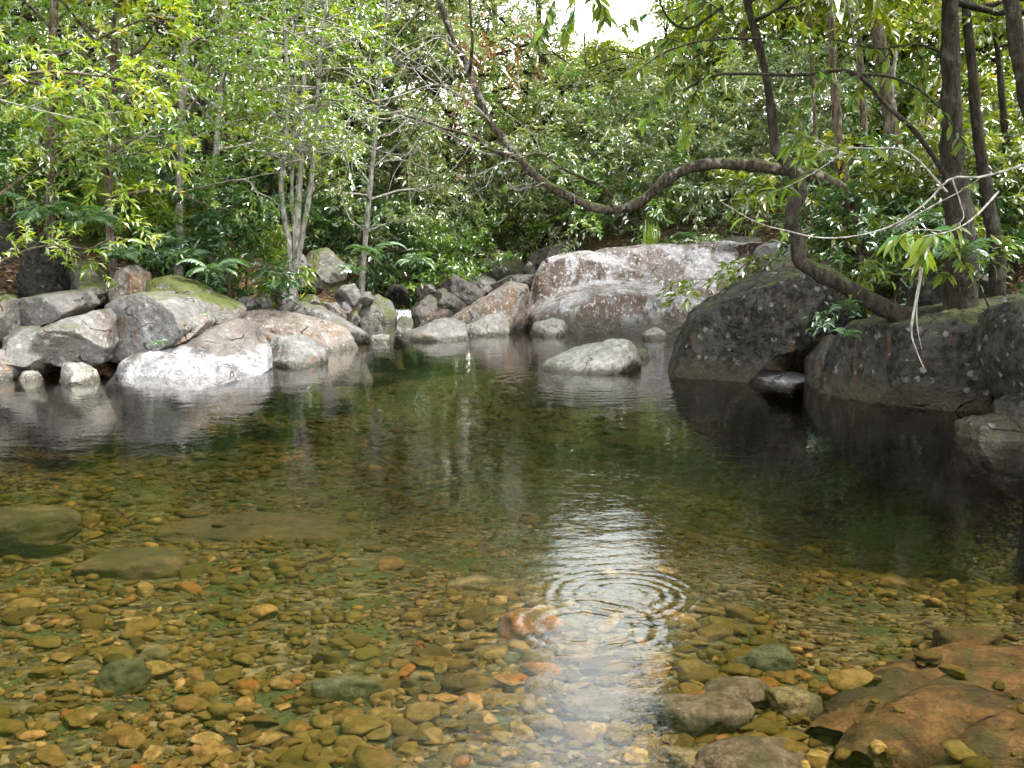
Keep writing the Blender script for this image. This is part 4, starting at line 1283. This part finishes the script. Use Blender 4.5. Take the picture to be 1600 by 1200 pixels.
BL = [big_leaf(0.14, 0.045, OLIVE, 0.45, .35), big_leaf(0.16, 0.042, OLIVE, 0.6, .5), big_leaf(0.13, 0.045, OLIVE, 0.2, .25), big_leaf(0.15, 0.045, BRIGHT, 0.55, .4), big_leaf(0.14, 0.04, OLIVE, 0.75, .3), big_leaf(0.11, 0.04, DEEP, 0.5, .3)]
lr = np.random.default_rng(12)
from mathutils import Matrix


def leafy_branch(label, paths, d, rad, nleaf, scale=1.0, hang=0.3, mat=BARK_PALE, cat='branch', start=0.4, whorl=False):
    b = P(*paths[0][0], d)
    root = thing('leafy_branch', b, label, cat)
    for pi, pts in enumerate(paths):
        q = catmull(px_path(pts, d, d - 0.3 + 0.2 * pi) + np.vstack([np.zeros(3)] + [lr.normal(0, .015, 3) for _ in pts[1:]]), 30)
        rr = rad if pi == 0 else rad * 0.6
        v, f = tube(q, np.linspace(rr, rr * 0.35, 30), 7, 0.1)
        link('stem', make_mesh('stem', v - b, f, mat), root)
        for w in range(nleaf):
            i = 29 if whorl and w % 2 else lr.integers(int(30 * start), 30)
            o = link('leaf', BL[lr.integers(0, len(BL))], root)
            dv = unit(unit(q[i] - q[i - 1]) * 0.5 + lr.normal(0, .8, 3) * np.array([1, 1, .5]) + np.array([0, 0, -hang]))
            upv = unit(np.array([0, 0, 1.0]) + lr.normal(0, .35, 3))
            sd = unit(np.cross(upv, dv)); nn = np.cross(dv, sd)
            s = scale * lr.uniform(0.7, 1.2)
            o.matrix_local = Matrix([[dv[0] * s, sd[0] * s, nn[0] * s, q[i][0] - b[0]], [dv[1] * s, sd[1] * s, nn[1] * s, q[i][1] - b[1]], [dv[2] * s, sd[2] * s, nn[2] * s, q[i][2] - b[2]], [0, 0, 0, 1]])
    return root


leafy_branch('leafy branch with broad yellow-green leaves across the bent dark trunk', [[(1480, 300), (1420, 240), (1360, 228), (1300, 232), (1250, 250)], [(1330, 228), (1280, 262), (1230, 290), (1200, 300)], [(1300, 232), (1262, 215), (1240, 222)]], 8.4, 0.01, 22, 1.1, 0.2)
leafy_branch('twig with large leaves drooping in front of the right bank boulders', [[(1560, 300), (1520, 340), (1480, 362), (1450, 372)], [(1480, 362), (1430, 368), (1385, 380)], [(1460, 370), (1448, 385), (1440, 395)]], 6.6, 0.008, 20, 1.1, 0.35, start=0.6)
leafy_branch('dark leafy twig hanging down against the sky gap', [[(905, -60), (896, -20), (892, 20), (890, 50)], [(900, -40), (870, 0), (850, 40), (838, 56)], [(900, -40), (925, -10), (940, 15)]], 7.0, 0.008, 34, 0.8, 0.8, BARK_DARK, start=0.3)
leafy_branch('olive leafy branch hanging beside the sky gap', [[(1190, 60), (1130, 62), (1080, 72), (1030, 92), (995, 120)], [(1110, 66), (1060, 110), (1030, 150), (1010, 190)], [(1130, 62), (1100, 120), (1080, 170), (1070, 215)], [(1080, 72), (1040, 60), (1000, 70)], [(1150, 40), (1100, 5), (1050, 10), (1000, 25), (975, 40)]], 8.8, 0.012, 44, 0.85, 0.6, BARK_DARK, start=0.2)
leafy_branch('crooked bare branch poking into the sky gap from the right', [[(1130, 10), (1085, 40), (1060, 42), (1040, 25), (1030, 0), (1020, -40)], [(1060, 42), (1080, 20), (1100, 22)]], 9.0, 0.014, 3, 0.8, 0.5, BARK_DARK)
leafy_branch('long arching thin branch between the bent dark trunk and the thick trunk', [[(1490, 300), (1470, 262), (1430, 205), (1380, 160), (1345, 128), (1315, 112), (1240, 117), (1160, 115), (1100, 122), (1066, 142)], [(1330, 117), (1390, 118), (1440, 142), (1480, 185), (1510, 230)]], 9.0, 0.026, 30, 0.9, 0.5, BARK_DARK, start=0.25)
leafy_branch('bare pale branch dipping across the right bank from the picture edge', [[(1640, 240), (1600, 252), (1540, 268), (1488, 280), (1452, 318), (1400, 354), (1340, 370), (1280, 374), (1230, 366), (1180, 345), (1125, 312)], [(1488, 280), (1500, 318), (1502, 345), (1480, 366)], [(1400, 354), (1460, 322), (1500, 300), (1535, 278)]], 7.6, 0.010, 6, 0.9, 0.3, BARK_PALE, start=0.7)
leafy_branch('sprig of bright leaves above the tall boulders at the left', [[(-20, 150), (40, 170), (100, 185), (150, 200)], [(40, 170), (90, 150), (140, 150)], [(100, 185), (140, 180), (200, 172)]], 9.6, 0.01, 34, 0.9, 0.2, start=0.25)

leafy_branch('leafy sapling sprouting on the broad dark grey boulder before the thick trunk', [[(1545, 480), (1530, 440), (1500, 405), (1480, 380)], [(1530, 440), (1560, 400), (1575, 370)], [(1520, 425), (1480, 430), (1445, 420)]], 8.9, 0.009, 30, 0.9, 0.35, BARK_DARK, 'sapling', 0.3)
leafy_branch('leafy sapling sprouting beside the foot of the bent dark trunk', [[(1400, 490), (1395, 450), (1372, 420), (1350, 405)], [(1395, 450), (1420, 425), (1440, 415)], [(1385, 440), (1350, 440), (1325, 450)]], 9.3, 0.008, 26, 0.8, 0.35, BARK_DARK, 'sapling', 0.3)
leafy_branch('high olive branch with dense leaves between the bent and the thick trunk', [[(1490, 90), (1430, 70), (1370, 75), (1310, 60), (1260, 70)], [(1400, 72), (1360, 120), (1330, 160)], [(1340, 70), (1300, 110), (1265, 150), (1240, 180)], [(1430, 70), (1440, 120), (1430, 170)]], 9.4, 0.012, 44, 0.8, 0.5, BARK_DARK, start=0.2)

# dangling root in front of the right boulders
rp = catmull(px_path([(1440, 400), (1437, 440), (1428, 485), (1424, 520), (1432, 548), (1443, 574)], 7.2), 30)
v, f = tube(rp, np.linspace(0.012, 0.004, 30), 6, 0.2)
root = thing('hanging_root', rp[0], 'thin pale root dangling in front of the broad dark grey boulder', 'root')
link('strand', make_mesh('strand', v - rp[0], f, BARK_PALE), root)
rp2 = catmull(px_path([(1437, 440), (1432, 480), (1434, 515), (1440, 545)], 7.2), 20)
v, f = tube(rp2, np.linspace(0.007, 0.003, 20), 5, 0.2)
link('strand', make_mesh('strand', v - rp[0], f, BARK_PALE), root)

# cluster of dead leaves caught in the arching limb
dl = np.random.default_rng(55)
dc = P(765, 80, 11.8)
v, f, t = sprays(dc + dl.normal(0, 1, (26, 3)) * np.array([.22, .2, .22]), unit(dl.normal(0, 1, (26, 3)) + np.array([0, 0, -1.0])), 7, 0.2, 0.12, 0.25, dl, 0.6, 0.7)
tag(link('dead_leaves', make_mesh('dead_leaves', v - dc, f, DRY, False, t), None, dc), 'hanging cluster of red-brown dead leaves beside the upper arching limb', 'dead leaves', kind='stuff')

# leaf litter over the banks
n = 6000
lx = np.concatenate([dl.uniform(-8, -1.5, n // 2), dl.uniform(2, 7, n // 2)]); ly = dl.uniform(9, 20, n)
s = np.maximum(edge_left(ly) - lx, lx - edge_right(ly))
k_ = s > 0.1
lx, ly = lx[k_], ly[k_]
lp = np.stack([lx, ly, ground(lx, ly) + 0.02], -1)
a = dl.random(len(lx)) * 6.283
v, f, t = leaf_faces(lp, np.stack([np.cos(a), np.sin(a), 0 * a], -1), np.array([0, 0, 1.0]) + dl.normal(0, .3, (len(lx), 3)), np.full(len(lx), 0.1), np.full(len(lx), 0.035), dl.random(len(lx)), 0.2, 0.1)
tag(link('leaf_litter', make_mesh('leaf_litter', v, f, DRY, False, t)), 'brown fallen leaves scattered over the banks', 'leaf litter', kind='stuff')

# ------------------------------------------------------------------ little waterfall
def fall_mat():
    k = NT('falling white water')
    geo = k.n('ShaderNodeNewGeometry'); pos = geo.outputs['Position']
    n1 = k.noise(k.scalevec(pos, (30, 30, 3)), 1.0, 4, 0.6)
    c = k.mix(k.step(n1, 0.42, 0.6), (0.05, 0.055, 0.05), (0.7, 0.72, 0.75))
    k.principled(c, 0.25, k.bump(n1, 0.6, 0.02), 0.5)
    return k.m


fw = np.linspace(0, 1, 14); fh = np.linspace(0, 1, 10)
c0, c1 = P(616, 483, 18.2), P(644, 483, 18.2)
vv = []
for hh in fh:
    for ww in fw:
        x = c0[0] + (c1[0] - c0[0]) * ww
        vv.append((x, 18.5 - 0.45 * hh ** 0.5 + 0.03 * math.sin(ww * 23), c0[2] * (1 - hh ** 1.6) - 0.03 + 0.01 * math.sin(ww * 31)))
ii = (np.arange(9)[:, None] * 14 + np.arange(13)[None, :]).ravel()
tag(link('waterfall', make_mesh('waterfall', np.array(vv), np.stack([ii, ii + 1, ii + 15, ii + 14], -1), fall_mat())), 'little white waterfall spilling between the upstream boulders', 'waterfall', kind='structure')
